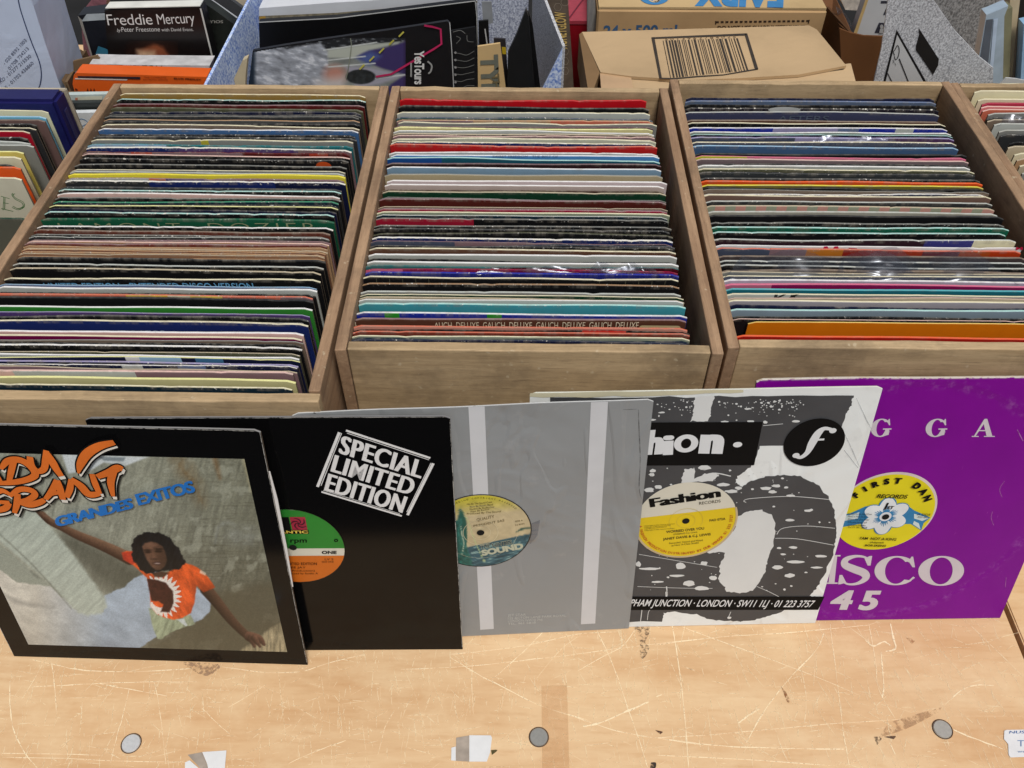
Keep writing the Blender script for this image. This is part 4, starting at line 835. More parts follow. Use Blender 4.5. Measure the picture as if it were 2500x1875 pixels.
for c_, rx, ry, col, al in (((918, 880), 42, 14, (136, 100, 80), .45), ((908, 922), 22, 8, (40, 27, 22), .8), ((972, 918), 24, 8, (36, 25, 20), .8), ((906, 910), 26, 5, (34, 24, 20), .75), ((976, 904), 28, 5, (30, 22, 18), .75), ((944, 945), 10, 26, (124, 90, 70), .5), ((950, 966), 22, 7, (58, 40, 32), .6), ((905, 955), 18, 16, (124, 90, 70), .4), ((966, 990), 26, 9, (58, 34, 30), .8), ((966, 992), 18, 4, (196, 176, 168), .75), ((962, 1012), 20, 8, (112, 82, 66), .4)):
    p.mix(p.ell(c_, rx, ry, .45)*al*fm, col)
p.gain(np.full(X.shape, 1.06)); p.c = p.c*np.array((.98, 1.0, 1.02)); p.gain(.94+.12*hsh(np.floor(X/3), np.floor(Y/3), 3))
painted('picture', par, np.stack([Ug, np.full(Ug.shape, -.0004), Vg], -1), p.c, print_mat(.3, .3))
# brush title in orange with white drop
U = lambda *p: E1.qs(*p)
title = [([(492, 425), (505, 370), (545, 305), (620, 258), (712, 235)], [.002, .0105, .0135, .012, .008]),
 ([(-70, 370), (-20, 430), (20, 480)], [.008, .011, .006]), ([(98, 350), (82, 410), (66, 486)], [.008, .0085, .006]), ([(18, 398), (60, 350), (130, 342), (196, 378), (228, 432), (180, 462), (90, 480), (-10, 486)], [.005, .010, .011, .011, .010, .0095, .009, .006]),
 ([(196, 322), (206, 378), (244, 412), (282, 396), (292, 340), (296, 284)], [.008, .010, .009, .009, .009, .007]), ([(292, 290), (330, 350), (362, 405), (388, 442)], [.008, .0115, .010, .008]),
 ([(72, 552), (20, 530), (-40, 560)], [.006, .009, .008]), ([(70, 606), (40, 640), (-50, 655)], [.007, .010, .010]), ([(10, 600), (72, 604)], [.007, .007]),
 ([(120, 548), (116, 610), (100, 668)], [.008, .009, .006]), ([(72, 566), (130, 524), (200, 528), (226, 556), (186, 586), (118, 602)], [.005, .009, .010, .009, .009, .007]), ([(132, 602), (190, 618), (250, 604), (285, 586)], [.008, .010, .010, .007]),
 ([(290, 584), (332, 530), (362, 466)], [.006, .009, .008]), ([(362, 466), (380, 520), (398, 586)], [.008, .010, .008]), ([(316, 552), (386, 540)], [.006, .006]),
 ([(420, 572), (440, 520), (448, 462)], [.007, .009, .007]), ([(446, 458), (505, 500), (556, 552), (622, 548)], [.008, .012, .012, .008]), ([(575, 428), (596, 490), (622, 550)], [.007, .009, .007]),
 ([(606, 446), (680, 418), (732, 392), (762, 400)], [.008, .011, .012, .008]), ([(706, 414), (690, 480), (704, 566)], [.010, .010, .005])]
def tstroke(dx, dy, dw): return [S_stroke(U(*[(x+dx, y+dy) for x, y in p]), [max(.0012, w_*.62+dw) for w_ in ws]) for p, ws in title]
flat('title_outline', tstroke(13, 22, .0030), 14, INK, par); flat('title_shadow', tstroke(12, 20, .0004), 15, card((236, 232, 222), .35), par)
flat('title_outline', tstroke(0, 0, .0034), 16, INK, par); flat('title_lettering', tstroke(0, 0, .0004), 17, card((232, 120, 48), .3), par)
flat('subtitle_lettering', [*S_heavy('GRANDES', q(360, 757), q(826, 640), q(343, 697), .02, 0, .9, .02, 3), *S_heavy('EXITOS', q(862, 624), q(1206, 541), q(836, 556), .02, 0, .9, .02, 3)], 14, card((36, 120, 205), .35), par)

def worn_edges(f, sides):
    pts = []
    for a, b in sides:
        for i in range(30):
            t0, t1 = i/30, (i+1)/30; wd = random.uniform(.0003, .0007)
            (x0, z0), (x1, z1) = [(a[0]+(b[0]-a[0])*t_, a[1]+(b[1]-a[1])*t_) for t_ in (t0, t1)]
            nx, nz = (-wd, 0) if abs(b[0]-a[0]) < 1e-6 and a[0] > .1 else ((wd, 0) if abs(b[0]-a[0]) < 1e-6 else (0, -wd))
            pts.append(S_poly([(x0, z0), (x1, z1), (x1+nx, z1+nz), (x0+nx, z0+nz)]))
    o = flat('worn_edge', pts, 1, broken((186, 184, 178), .56, 150, 'worn_card_edge', .7, .12), f.root)
worn_edges(E1, [((.3149, .004), (.3149, .313)), ((.0001, .004), (.0001, .312)), ((.003, .3146), (.312, .3146))])
o = prism('inner_sleeve', [(.300, .0007, .272), (.3162, .0007, .268), (.3180, .0007, .235), (.3176, .0007, .17), (.3160, .0007, .12), (.300, .0007, .11)], (0, .0007, 0), card((232, 230, 228), .6, .05), par)
# -- black sleeve with the white stamp
E2 = lean_sleeve('plain glossy black sleeve stamped SPECIAL LIMITED EDITION in white', (-.0600, .4235), 1.2, 11.8, .0020, (150, 150, 152), (10, 10, 11), .16, mat=GB)
E2.zoom(640, 980, 2.675); q = E2.q; par = E2.root
STW = broken((240, 240, 240), .72, 330, 'stamp_ink', .45, .1)
SH = .0
flat('stamp_lettering', [*S_heavy('SPECIAL', q(503, 335), q(1030, 500), q(528, 222), .004, 0, 1.08, .024, 5), *S_heavy('LIMITED', q(452, 455), q(968, 610), q(482, 348), .004, 0, 1.08, .024, 5), *S_heavy('EDITION', q(410, 578), q(910, 725), q(440, 470), .004, 0, 1.08, .024, 5)], 2, STW, par)
def ln(a, b, w_): return S_stroke([q(*a), q(*b)], w_, 1)
flat('stamp_border', [ln((548, 188), (1098, 368), .0022), ln((555, 205), (1090, 380), .0007), ln((505, 200), (362, 556), .0026), ln((520, 205), (385, 548), .0007), ln((388, 588), (912, 746), .0020), ln((400, 578), (900, 732), .0006), ln((1118, 402), (950, 740), .0026), ln((1103, 400), (945, 720), .0007)], 2, STW, par)
c = q(192, 950); c = (q(540, 968)[0]-.0495, (q(330, 722)[1]+q(330, 1160)[1])/2)
top_v = q(300, 958)[1]; bot_v = q(300, 1006)[1]; r = .0495
def seg(c, r, v0, v1, n=40):
    v0, v1 = max(-r, min(r, v0-c[1])), max(-r, min(r, v1-c[1])); pts = []
    for i in range(n+1): v = v0+(v1-v0)*i/n; pts.append((c[0]+math.sqrt(max(0, r*r-v*v)), c[1]+v))
    for i in range(n, -1, -1): v = v0+(v1-v0)*i/n; pts.append((c[0]-math.sqrt(max(0, r*r-v*v)), c[1]+v))
    return S_poly(pts)
flat('record_label', [S_ell(c, r, None, 64)], 1, card((226, 222, 205), .4, .04), par); LB_ = par.children[-1]
flat('label_edge', [S_ring(c, r, r+.0008)], 2, VINYL, LB_)
flat('label_green', [seg(c, r, top_v, c[1]+r)], 2, card((48, 140, 52), .4, .06), LB_); flat('label_orange', [seg(c, r, c[1]-r, bot_v)], 2, card((214, 112, 32), .4, .08), LB_)
a, b = q(180, 752), q(297, 835)
flat('logo_panel', [S_poly([(a[0], b[1]), b, (b[0], a[1]), a])], 3, card((172, 46, 70), .4), LB_)
flat('logo_panel_dark', [S_poly([(a[0]-.030, b[1]), (a[0]-.001, b[1]), (a[0]-.001, a[1]), (a[0]-.030, a[1])]), S_poly([(a[0]-.031, q(180, 862)[1]), (b[0]+.0008, q(180, 862)[1]), (b[0]+.0008, q(180, 836)[1]), (a[0]-.031, q(180, 836)[1])])], 3, INK, LB_)
lc = ((a[0]+b[0])/2, (a[1]+b[1])/2); sw = []
for k in range(5):
    a0 = k*2*math.pi/5
    sw.append(S_stroke([(lc[0]+rr*math.cos(a0+rr*260), lc[1]+rr*math.sin(a0+rr*260)) for rr in (.0008, .003, .0055, .0078)], [.0004, .0012, .0013, .0006]))
flat('logo_swirl', sw+[S_ell(lc, .0012, None, 12)], 4, card((60, 14, 36), .4), LB_)
flat('label_lettering', [S_text('ATLANTIC', (a[0]-.029, q(180, 858)[1]), (b[0]+.0002, q(180, 858)[1]), (a[0]-.029, q(180, 840)[1]), .03)], 4, card((236, 206, 90), .4), LB_)
flat('label_lettering', [S_text('45 rpm', (q(188, 918)[0]-.014, q(188, 918)[1]), q(293, 918), (q(188, 890)[0]-.014, q(188, 888)[1]), .02), S_text('o', q(470, 914), q(497, 914), q(470, 885), .03), S_text('ONE', q(390, 992), q(487, 992), q(390, 972), .04),
  S_text('SPECIAL LIMITED EDITION', (q(190, 1064)[0]-.022, q(190, 1064)[1]), q(358, 1064), (q(190, 1050)[0]-.022, q(190, 1048)[1]), .01), S_text('DEE JAY', q(165, 1086), q(285, 1086), q(165, 1074), 0), S_text('(A. Production)', q(150, 1106), q(345, 1106), q(150, 1096), 0), S_text('Produced by Studio A', q(150, 1124), q(365, 1124), q(150, 1114), 0), S_text('LV 2', q(410, 1032), q(466, 1032), q(410, 1020), 0), S_text('SIDE ONE', q(390, 1048), q(468, 1048), q(390, 1038), 0)], 4, INK, LB_)
spindle(E2, c, 5)
worn_edges(E2, [((.3149, .004), (.3149, .313)), ((.003, .3146), (.312, .3146))])

def paper_sleeve_mat():
    m = bpy.data.materials.new('creased_paper'); t, n, b, o = nodes(m)
    a = n.new('ShaderNodeVertexColor'); a.layer_name = 'print'
    v = coords(t); f = noise(t, v, 5, 5, .6, .6); g = noise(t, v, 40, 4, .7)
    col = rgbmix(t, ramp(t, f, .35, .65, 0, .35), a.outputs['Color'], (.80, .80, .78), 'MULTIPLY')
    col = rgbmix(t, ramp(t, g, .60, .75, 0, .25), col, (.42, .42, .42))
    t.links.new(col, b.inputs['Base Color']); b.inputs['Roughness'].default_value = .4; b.inputs['Specular IOR Level'].default_value = .4
    h = math2(t, 'ADD', math2(t, 'MULTIPLY', noise(t, v, 7, 3, .5, .8), 1.0), math2(t, 'MULTIPLY', ramp(t, noise(t, coords(t, (1, 1, .35)), 13, 2, .5, 1.5), .48, .52), .12))
    bump(t, b, h, .55, .012)
    return m
PAPERSL = paper_sleeve_mat()
# -- grey paper sleeve with two pale stripes
E3 = lean_sleeve('grey paper sleeve with two vertical white stripes and a sea-picture label', (.1199, .4505), 3.8, 10.8, .0014, (206, 208, 208), (141, 144, 146), .05, amp=.5, mat=PAPERSL)
E3.zoom(1080, 930, 2.675); q = E3.q; par = E3.root
def band(u0, u1): return S_poly([(u0, .0005), (u1, .0005), (u1, .3135), (u0, .3135)])
st1 = (q(245, 1620)[0], q(338, 1620)[0]); st2 = (q(905, 1590)[0], q(1000, 1590)[0])
flat('stripe', [S_poly([q(247, 1624), q(336, 1618), (q(276, 168)[0], .3143), (q(170, 174)[0], .3143)])], 1.2, card((216, 218, 222), .6, .04, crease=.1), par); flat('stripe', [S_poly([q(904, 1588), q(998, 1583), (q(1082, 130)[0], .3143), (q(970, 136)[0], .3143)])], 1.2, card((216, 218, 222), .6, .04, crease=.1), par)
c = (q(580, 972)[0]-.0495, (q(282, 738)[1]+q(282, 1208)[1])/2); r = .0490
flat('record_label', [S_ell(c, r, None, 64)], 2, card((206, 190, 150), .4, .1, 40), par); LB_ = par.children[-1]
flat('label_edge', [S_ring(c, r, r+.0011)], 2, VINYL, LB_)
hz = q(280, 1050)[1]
th_ = np.linspace(0, 2*math.pi, 121); rd_ = np.linspace(.0001, r-.0002, 46); TH, RD = np.meshgrid(th_, rd_)
Ul, Vl = c[0]+RD*np.cos(TH), c[1]+RD*np.sin(TH)
Pw = np.array(E3.O)+Ul[..., None]*np.array(E3.x)+Vl[..., None]*np.array(E3.z)-np.array(CO); dz_ = Pw @ np.array(_F)
X = (1250+FPX*(Pw @ np.array(CR_))/dz_-1080)*2.675; Y = (937.5-FPX*(Pw @ np.array(CU_))/dz_-930)*2.675
p = Paint(X, Y, (206, 190, 152)); p.mix(np.clip((900-Y-.1*X)/120, 0, 1), (204, 194, 62)); p.gain(.88+.22*fbm(X/40, Y/30, 3))
hzl = 1092-.22*(X-120); sea = np.clip((Y-hzl)/5+.5, 0, 1); wv = fbm((X+.3*Y)/60, (Y+.22*X)/7, 8, 4)
p.mix(sea, np.ones_like(p.c)*np.array((60, 96, 108.))*(.5+1.0*wv)[..., None]); p.mix(sea*np.clip((wv-.62)*6, 0, .8), (170, 200, 190))
p.mix(p.poly([(-60, 1040), (100, 900), (115, 820), (140, 860), (160, 1070), (200, 1210), (-60, 1210)], 4, 8), np.ones_like(p.c)*np.array((46, 104, 96.))*(.5+1.0*fbm(X/8, Y/20, 4))[..., None])
m, _s = p.stroke([(105, 830), (135, 880), (165, 905), (220, 1060), (285, 1195)], [5, 5, 5, 5, 5], 2); p.mix(m, (190, 206, 150)); m, _s = p.stroke([(110, 840), (140, 900), (150, 980), (158, 1040)], [8, 26, 22, 8], 3); p.mix(m, (40, 96, 84)); m, _s = p.stroke([(480, 985), (525, 962), (575, 955)], [4, 16, 10], 3); p.mix(m, (60, 96, 84)); m, _s = p.stroke([(120, 940), (128, 1000), (140, 1060), (128, 1130)], [3, 6, 6, 3], 2); p.mix(m, (190, 206, 180))
painted('label_picture', LB_, np.stack([Ul, np.full(Ul.shape, -.0007), Vl], -1), p.c, print_mat(.35, .35))
flat('label_lettering', [S_text('QUALITY', q(225, 912), q(340, 888), q(222, 894), .0), S_text('PRESIDENT SAS', q(205, 950), q(405, 912), q(203, 936), .0), S_text('SIDE A', q(475, 918), q(525, 910), q(474, 908), 0), S_text('33 RPM', q(475, 942), q(535, 932), q(474, 933), 0)]+[S_text(s_, q(x0, y), q(x0+wd, y-16), q(x0, y-11), 0) for s_, x0, y, wd in (('Mix By The Sound Crew', 160, 806, 165), ('Bass By Roots Band', 180, 822, 150), ('Rhythm By Studio One', 178, 838, 160), ('Keys By Radical', 185, 853, 120), ('Produced By The Sound', 160, 868, 220))], 5, card((92, 76, 40), .4), LB_)
flat('label_lettering', S_arc('RECORDING COPYRIGHT RESERVED', c, r-.004, R(86), .0018, R(3.3), .0), 5, card((60, 56, 30), .4), LB_)
flat('label_sign', [S_text('SOUND', q(262, 1138), q(532, 1090), q(250, 1100), .06, 0, 1.0), S_text('THE NINTIES', q(248, 1096), q(455, 1058), q(244, 1070), .03)], 5, card((196, 200, 176), .4), LB_)
flat('label_lettering', [S_text('THE NINTIES', q(250, 1093), q(453, 1055), q(246, 1072), .0)], 6, card((24, 48, 60), .4), LB_)
flat('label_rings', [S_ring((c[0], c[1]), .0168, .0172), S_ring(c, .0095, .0099), S_ring(c, .036, .0362)], 7, card((222, 214, 180), .35), LB_)
spindle(E3, c, 8)
flat('tape', [S_poly(E3.qs((582, 920), (638, 897), (620, 1000), (575, 1055), (566, 1050)))], 9, film(), par)
flat('stamp_lettering', [S_text('JET STAR', q(428, 1535), q(545, 1530), q(428, 1520), .0), S_text('155 ACTON LANE PARK ROYAL', q(428, 1555), q(808, 1535), q(428, 1541), 0), S_text('LONDON NW10 7NJ', q(428, 1572), q(652, 1562), q(428, 1558), 0), S_text('TEL. 961 5818', q(428, 1590), q(608, 1580), q(428, 1577), 0)], 3, broken((205, 208, 206), .72, 500, 'stamp_ink', .6, .2), par)
flat('crease', [S_stroke(E3.qs((1280, 185), (1285, 330), (1292, 520), (1285, 690), (1300, 770)), [.0004, .0009, .0007, .0009, .0003]), S_stroke(E3.qs((1180, 185), (1270, 182)), .0004)], 2, broken((96, 98, 98), .5, 120, 'crease', .6, .2), par)

# -- white paper sleeve with grey splatter
E4 = lean_sleeve('white paper sleeve with grey paint-splatter print and a yellow record label', (.3248, .4600), 2.15, 12.7, .0014, (222, 222, 206), (222, 226, 226), .02, amp=.8, mat=PAPERSL)
E4.zoom(1500, 930, 2.675); q = E4.q; par = E4.root; Q4 = E4.qs
def _ring(cx, cy, ax, ay, bx, by, a0=0, a1=360, n=48):
    v = []
    for i in range(n+1):
        a = R(a0+(a1-a0)*i/n); v += [(cx+ax*math.cos(a), cy+ay*math.sin(a)), (cx+bx*math.cos(a), cy+by*math.sin(a))]
    return v
def _rf(n): return [(2*i, 2*i+1, 2*i+3, 2*i+2) for i in range(n)]
def ragged(pts, amp=.0006, n=6, rr=random.Random(4)):
    out = []
    for a, b in zip(pts, pts[1:]+pts[:1]):
        for k in range(n):
            t_ = k/n; out.append((a[0]+(b[0]-a[0])*t_+rr.gauss(0, amp), a[1]+(b[1]-a[1])*t_+rr.gauss(0, amp)))
    return out
GI = card((74, 75, 78), .5, .16, 12, crease=.12)
grey_pts = Q4((-420, 108), (245, 108), (900, 96), (1560, 92), (1545, 160), (1515, 215), (1485, 290), (1440, 360), (1390, 425), (950, 422), (905, 548), (870, 575), (800, 620), (790, 665), (830, 690), (890, 650), (990, 622), (1100, 612), (1210, 622), (1320, 675), (1400, 755), (1440, 860), (1450, 960), (1445, 1050), (1420, 1150), (1370, 1270), (1320, 1350), (1272, 1405), (1330, 1410), (1320, 1490), (1110, 1500), (1000, 1535), (900, 1565), (780, 1570), (640, 1560), (540, 1525), (400, 1505), (320, 1512), (312, 1572), (-420, 1572))
flat('splatter_print', [S_poly(ragged(grey_pts))], 1, GI, par); SP_ = par.children[-1]
wh = [S_poly(ragged(Q4(*p))) for p in (
  [(525, 100), (645, 100), (630, 200), (612, 266), (497, 264), (515, 190)], [(452, 575), (525, 570), (522, 640), (590, 605), (650, 600), (690, 612), (640, 650), (440, 662)],
  [(800, 885), (870, 845), (960, 840), (1030, 878), (1052, 980), (1040, 1060), (1005, 1150), (985, 1230), (960, 1295), (900, 1368), (820, 1386), (735, 1370), (682, 1300), (690, 1210), (722, 1118), (600, 1118), (700, 1040), (790, 960)])]
rr = random.Random(8)
def blob(x, y, rx, ry): return S_poly([E4.q(x+rx*math.cos(a*.5236)*rr.uniform(.75, 1.2), y+ry*math.sin(a*.5236)*rr.uniform(.75, 1.2)) for a in range(12)])
bl = [(250, 585, 24, 12), (245, 610, 20, 11), (225, 710, 34, 16), (285, 690, 26, 14), (590, 565, 40, 16), (710, 675, 45, 12), (765, 720, 42, 11), (810, 698, 22, 11), (990, 700, 38, 11), (1055, 683, 28, 10), (1030, 722, 28, 12), (1120, 693, 14, 7), (1150, 747, 26, 8), (1260, 845, 26, 9), (1285, 840, 10, 9), (1145, 907, 30, 9), (1075, 1090, 16, 7), (1170, 1085, 32, 8), (1185, 1180, 56, 10), (1345, 1142, 40, 9), (1065, 1215, 34, 14), (1320, 1217, 36, 7), (1145, 1268, 34, 13), (1250, 1248, 12, 5), (430, 1208, 36, 22), (585, 1190, 24, 14), (230, 1225, 66, 9), (155, 1195, 18, 18), (410, 1270, 50, 8), (485, 1320, 40, 18), (570, 1352, 42, 15), (280, 1310, 46, 6), (645, 1285, 26, 16), (340, 1390, 8, 24), (250, 252, 20, 7), (720, 264, 26, 6), (890, 262, 26, 8), (985, 268, 16, 10), (1185, 262, 24, 9), (870, 180, 26, 6), (310, 204, 22, 6), (1100, 1130, 18, 7), (1110, 1360, 8, 8), (750, 1545, 14, 8)]
wh += [blob(*b_) for b_ in bl]
for i in range(210):
    if i < 120: x, y = rr.uniform(255, 1500), abs(rr.gauss(0, 55))+120
    else: x, y = rr.uniform(140, 1420), rr.choice([rr.uniform(560, 760), rr.uniform(1120, 1400), rr.uniform(780, 1120)])
    if (510 < x < 640 and y < 270): continue
    if y > 260 and y < 560: continue
    if x > 1240 and (y < 800 or y > 1250): x -= 300
    s_ = rr.choice([2, 3, 3, 4, 6]); wh.append(blob(x, y, s_*rr.uniform(1, 1.8), s_))
wh += [S_stroke(Q4(*p), w_) for p, w_ in (([(1400, 772), (1150, 752), (900, 765), (845, 780), (860, 792)], .0007), ([(1440, 960), (1250, 945), (1100, 960), (1060, 1000)], .0007), ([(1050, 1025), (1200, 1030), (1430, 1070)], .0007), ([(930, 1340), (1010, 1375), (1080, 1410)], .0006), ([(160, 1130), (340, 1160), (670, 1215)], .0006), ([(150, 1340), (420, 1350), (640, 1352)], .0006), ([(340, 1340), (345, 1400)], .0012), ([(180, 1490), (170, 1570)], .0008), ([(215, 1560), (225, 1500), (260, 1490)], .0006), ([(760, 1505), (740, 1550)], .0007), ([(760, 620), (640, 600), (520, 640)], .0012), ([(970, 290), (1100, 278)], .0006))]
PAPER = card((226, 229, 229), .6, .03)
flat('splatter_spots', wh, 2, PAPER, SP_)
flat('banner', [S_poly(Q4((-420, 272), (968, 265), (912, 547), (-420, 552)))], 3, INK, par); BN = par.children[-1]
flat('address_band', [S_poly(Q4((-420, 1406), (1372, 1405), (1330, 1492), (-420, 1494)))], 3, INK, par); BN2 = par.children[-1]
flat('banner_lettering', [S_text('Fas', q(-330, 478), q(195, 478), q(-300, 325), .06, 0, .9), *S_heavy('h', q(200, 480), q(303, 474), q(222, 318), .03, 0, 1, .2, 5), *S_heavy('i', q(324, 480), q(372, 478), q(330, 345), .03, 0, 1, .5, 4), (_ring(*q(467, 405), abs(q(546, 405)[0]-q(388, 405)[0])/2, abs(q(467, 345)[1]-q(467, 462)[1])/2, abs(q(500, 405)[0]-q(434, 405)[0])/2, abs(q(467, 372)[1]-q(467, 436)[1])/2), _rf(48)), *S_heavy('n', q(560, 470), q(690, 472), q(585, 290), .03, 0, 1, .22, 5), S_ell(q(803, 412), .0043, .0032, 20)], 4, WHT, BN)
flat('address_lettering', [S_text('CLAPHAM JUNCTION \u00b7 LONDON \u00b7 SW11 1LJ \u00b7 01 223 3757', q(5, 1466), q(1292, 1474), q(18, 1422), .012, .16)], 4, WHT, BN2)
cf = q(1303, 400); rf = abs(q(1500, 395)[0]-q(1105, 405)[0])/2
flat('emblem_disc', [S_ell(cf, rf, None, 48)], 4, INK, par); ED = par.children[-1]
flat('emblem_letter', [S_stroke(Q4((1178, 486), (1215, 494), (1258, 462), (1290, 400), (1330, 335), (1372, 306), (1428, 316)), [.003, .004, .0052, .0078, .0072, .0042, .003]), S_ell(q(1184, 482), .0034, .003, 16), S_ell(q(1424, 320), .0034, .003, 16), S_stroke(Q4((1278, 381), (1368, 377)), .0022)], 5, WHT, ED)
c = (q(460, 900)[0], (q(460, 663)[1]+q(460, 1140)[1])/2); r = .0500
c = (q(798, 880)[0]-r, c[1])
flat('record_label', [S_ell(c, r, None, 72)], 3, card((226, 222, 206), .4, .03), par); LB_ = par.children[-1]
def cut_below(c, r, p, d, n=72):
    """part of the disc below the line through p with slope d"""
    pts = []
    for i in range(n):
        a = 2*math.pi*i/n; x, y = c[0]+r*math.cos(a), c[1]+r*math.sin(a)
        if y <= p[1]+d*(x-p[0]): pts.append((a, x, y))
    k = max(range(len(pts)), key=lambda i: (pts[(i+1) % len(pts)][0]-pts[i][0]) % (2*math.pi))
    pts = pts[k+1:]+pts[:k+1]
    return S_poly([(x, y) for a, x, y in pts])
ya, yb_ = q(200, 872), q(770, 818); flat('label_yellow', [cut_below(c, r-.0008, ya, (yb_[1]-ya[1])/(yb_[0]-ya[0]))], 4, card((236, 206, 34), .4, .04), LB_)
flat('label_rim', [S_ring(c, r-.0006, r+.0012, R(-200), R(20), 60)], 5, card((206, 186, 150), .5), LB_)
flat('label_lettering', S_heavy('Fashion', q(240, 820), q(688, 752), q(230, 765), .012, 0, .98, .034, 5), 5, INK, LB_)
flat('label_lettering', [S_text('RECORDS', q(553, 804), q(692, 788), q(552, 786), .0), S_text('WORRIED OVER YOU', q(337, 990), q(585, 965), q(336, 974), .025), S_text('(Adapted) C.J. Lewis', q(385, 1001), q(540, 986), q(384, 991), 0), S_text('JANET DAVIS & C.J. LEWIS', q(316, 1036), q(628, 1003), q(315, 1021), .025), S_text('Recorded, Voiced and Mixed', q(358, 1061), q(575, 1040), q(357, 1050), 0), S_text('at New A-Class Studio', q(372, 1076), q(550, 1056), q(371, 1065), 0), S_text('FAD 072A', q(620, 914), q(724, 902), q(619, 899), .02)]+[S_text('Copyright in this record reserved', q(195, 945+i*10), q(390-25*(i % 3), 930+i*10), q(195, 939+i*10), 0) for i in range(4)], 5, card((52, 44, 20), .4), LB_)
flat('label_ring_lettering', S_arc('A FASHION PRODUCTION DISTRIBUTED BY DUB VENDOR 01 223 3757', c, r-.0036, R(-82), .0030, R(3.15), .02, True), 6, card((196, 84, 30), .4), LB_)
spindle(E4, c, 6)
flat('label_rings', [S_ring(c, .0165, .0168), S_ring(c, .0090, .0093)], 6, card((206, 186, 80), .35), LB_)
flat('torn_edge', [S_poly(ragged([(-.0, .3146), (.19, .3146), (.19, .3118), (.10, .3090), (.0, .3100)], .0004, 8))], 1.5, card((214, 208, 178), .7, .08, crease=.3), par)
flat('crease', [S_stroke(Q4((1480, 300), (1540, 420), (1600, 560)), [.0003, .001, .0003]), S_stroke(Q4((1580, 110), (1650, 260), (1690, 330)), [.0003, .0008, .0003]), S_stroke(Q4((1500, 450), (1590, 565)), .0006)], 2, broken((190, 196, 200), .5, 90, 'crease', .6, .3), par)

# -- purple sleeve
def purple_mat():
    m = bpy.data.materials.new('purple_card'); t, n, b, o = nodes(m)
    a = n.new('ShaderNodeVertexColor'); a.layer_name = 'print'; v = coords(t)
    col = rgbmix(t, ramp(t, noise(t, v, 20, 4), .3, .7, 0, .25), a.outputs['Color'], [x*.75 for x in lin((106, 2, 122))])
    # ring of wear left by the disc, and scuffs
    tc = n.new('ShaderNodeTexCoord'); sx = n.new('ShaderNodeSeparateXYZ'); t.links.new(tc.outputs['Object'], sx.inputs[0])
    dx = math2(t, 'SUBTRACT', sx.outputs['X'], .1575); dz = math2(t, 'SUBTRACT', sx.outputs['Z'], .1575)
    rad = math2(t, 'SQRT', math2(t, 'ADD', math2(t, 'MULTIPLY', dx, dx), math2(t, 'MULTIPLY', dz, dz)), 0)
    ring = math2(t, 'MULTIPLY', ramp(t, rad, .143, .149), ramp(t, rad, .160, .152))
    scf = math2(t, 'MULTIPLY', ring, ramp(t, noise(t, v, 130, 5, .75), .50, .68))
    col = rgbmix(t, math2(t, 'MULTIPLY', scf, .32), col, lin((170, 110, 180)))
    fine = math2(t, 'MULTIPLY', ramp(t, noise(t, coords(t, (1, 1, .2)), 300, 2), .72, .76), .35)
    col = rgbmix(t, fine, col, lin((170, 90, 170)))
    e = math2(t, 'MULTIPLY', ramp(t, a.outputs['Alpha'], .3, .6), ramp(t, noise(t, v, 240, 3), .38, .5))
    col = rgbmix(t, e, col, (.6, .56, .5))
    t.links.new(col, b.inputs['Base Color']); b.inputs['Roughness'].default_value = .45; b.inputs['Specular IOR Level'].default_value = .2
    bump(t, b, ramp(t, rad, .148, .154), .3, .0015)
    return m
E5 = lean_sleeve('bright purple card sleeve with large white italic lettering', (.5294, .4690), 1.72, 14.4, .0030, (208, 198, 172), (120, 3, 138), .6, mat=purple_mat())
E5.zoom(1980, 900, 2.552); q = E5.q; par = E5.root
# serif letters, drawn in a unit box then slanted on to the sleeve
def G_O(): return [([(x, y) for x, y in _ring(.5, .5, .5, .5, .25, .45)], _rf(48))]
def G_C(): return [(_ring(.52, .5, .52, .5, .27, .45, 42, 318), _rf(48)), S_poly([(.96, .62), (.90, .98), (.86, .98), (.80, .84), (.70, .86), (.82, .78), (.90, .62)]), S_poly([(.74, .13), (.84, .12), (.98, .26), (.93, .30), (.84, .18)])]
def G_G(): return [(_ring(.50, .5, .50, .5, .22, .44, 45, 335), _rf(48)), S_poly([(.94, .64), (.88, .98), (.84, .98), (.78, .84), (.68, .86), (.80, .78), (.88, .64)]), S_poly([(.72, .06), (.92, .12), (.92, .44), (.72, .44)]), S_poly([(.60, .40), (1.02, .40), (1.02, .47), (.60, .47)])]
def G_S(): return [S_stroke([(.86, .72), (.74, .92), (.46, .97), (.20, .86), (.20, .68), (.46, .54), (.76, .40), (.82, .22), (.62, .05), (.34, .03), (.12, .20)], [.05, .06, .09, .17, .21, .24, .24, .19, .10, .06, .06]), S_poly([(.90, .66), (.90, .98), (.84, .98), (.70, .90), (.82, .66)]), S_poly([(.08, .34), (.08, .02), (.14, .02), (.30, .08), (.16, .34)])]
def G_I(): return [S_poly([(.26, .05), (.74, .05), (.74, .95), (.26, .95)]), S_poly([(0, 0), (1, 0), (1, .05), (0, .05)]), S_poly([(0, .95), (1, .95), (1, 1), (0, 1)])]
def G_A(): return [S_poly([(.10, .05), (.18, .05), (.56, .88), (.50, 1), (.46, .94)]), S_poly([(.50, 1), (.62, 1), (.94, .05), (.68, .05), (.46, .80)]), S_poly([(.24, .32), (.74, .32), (.72, .38), (.28, .38)]), S_poly([(0, 0), (.32, 0), (.32, .05), (0, .05)]), S_poly([(.56, 0), (1.06, 0), (1.06, .05), (.56, .05)])]
def place(shapes, bl, br, tl):
    ax, ay = (br[0]-bl[0], br[1]-bl[1]), (tl[0]-bl[0], tl[1]-bl[1])
    return [([(bl[0]+x*ax[0]+y*ay[0], bl[1]+x*ax[1]+y*ay[1]) for x, y in v], f) for v, f in shapes]
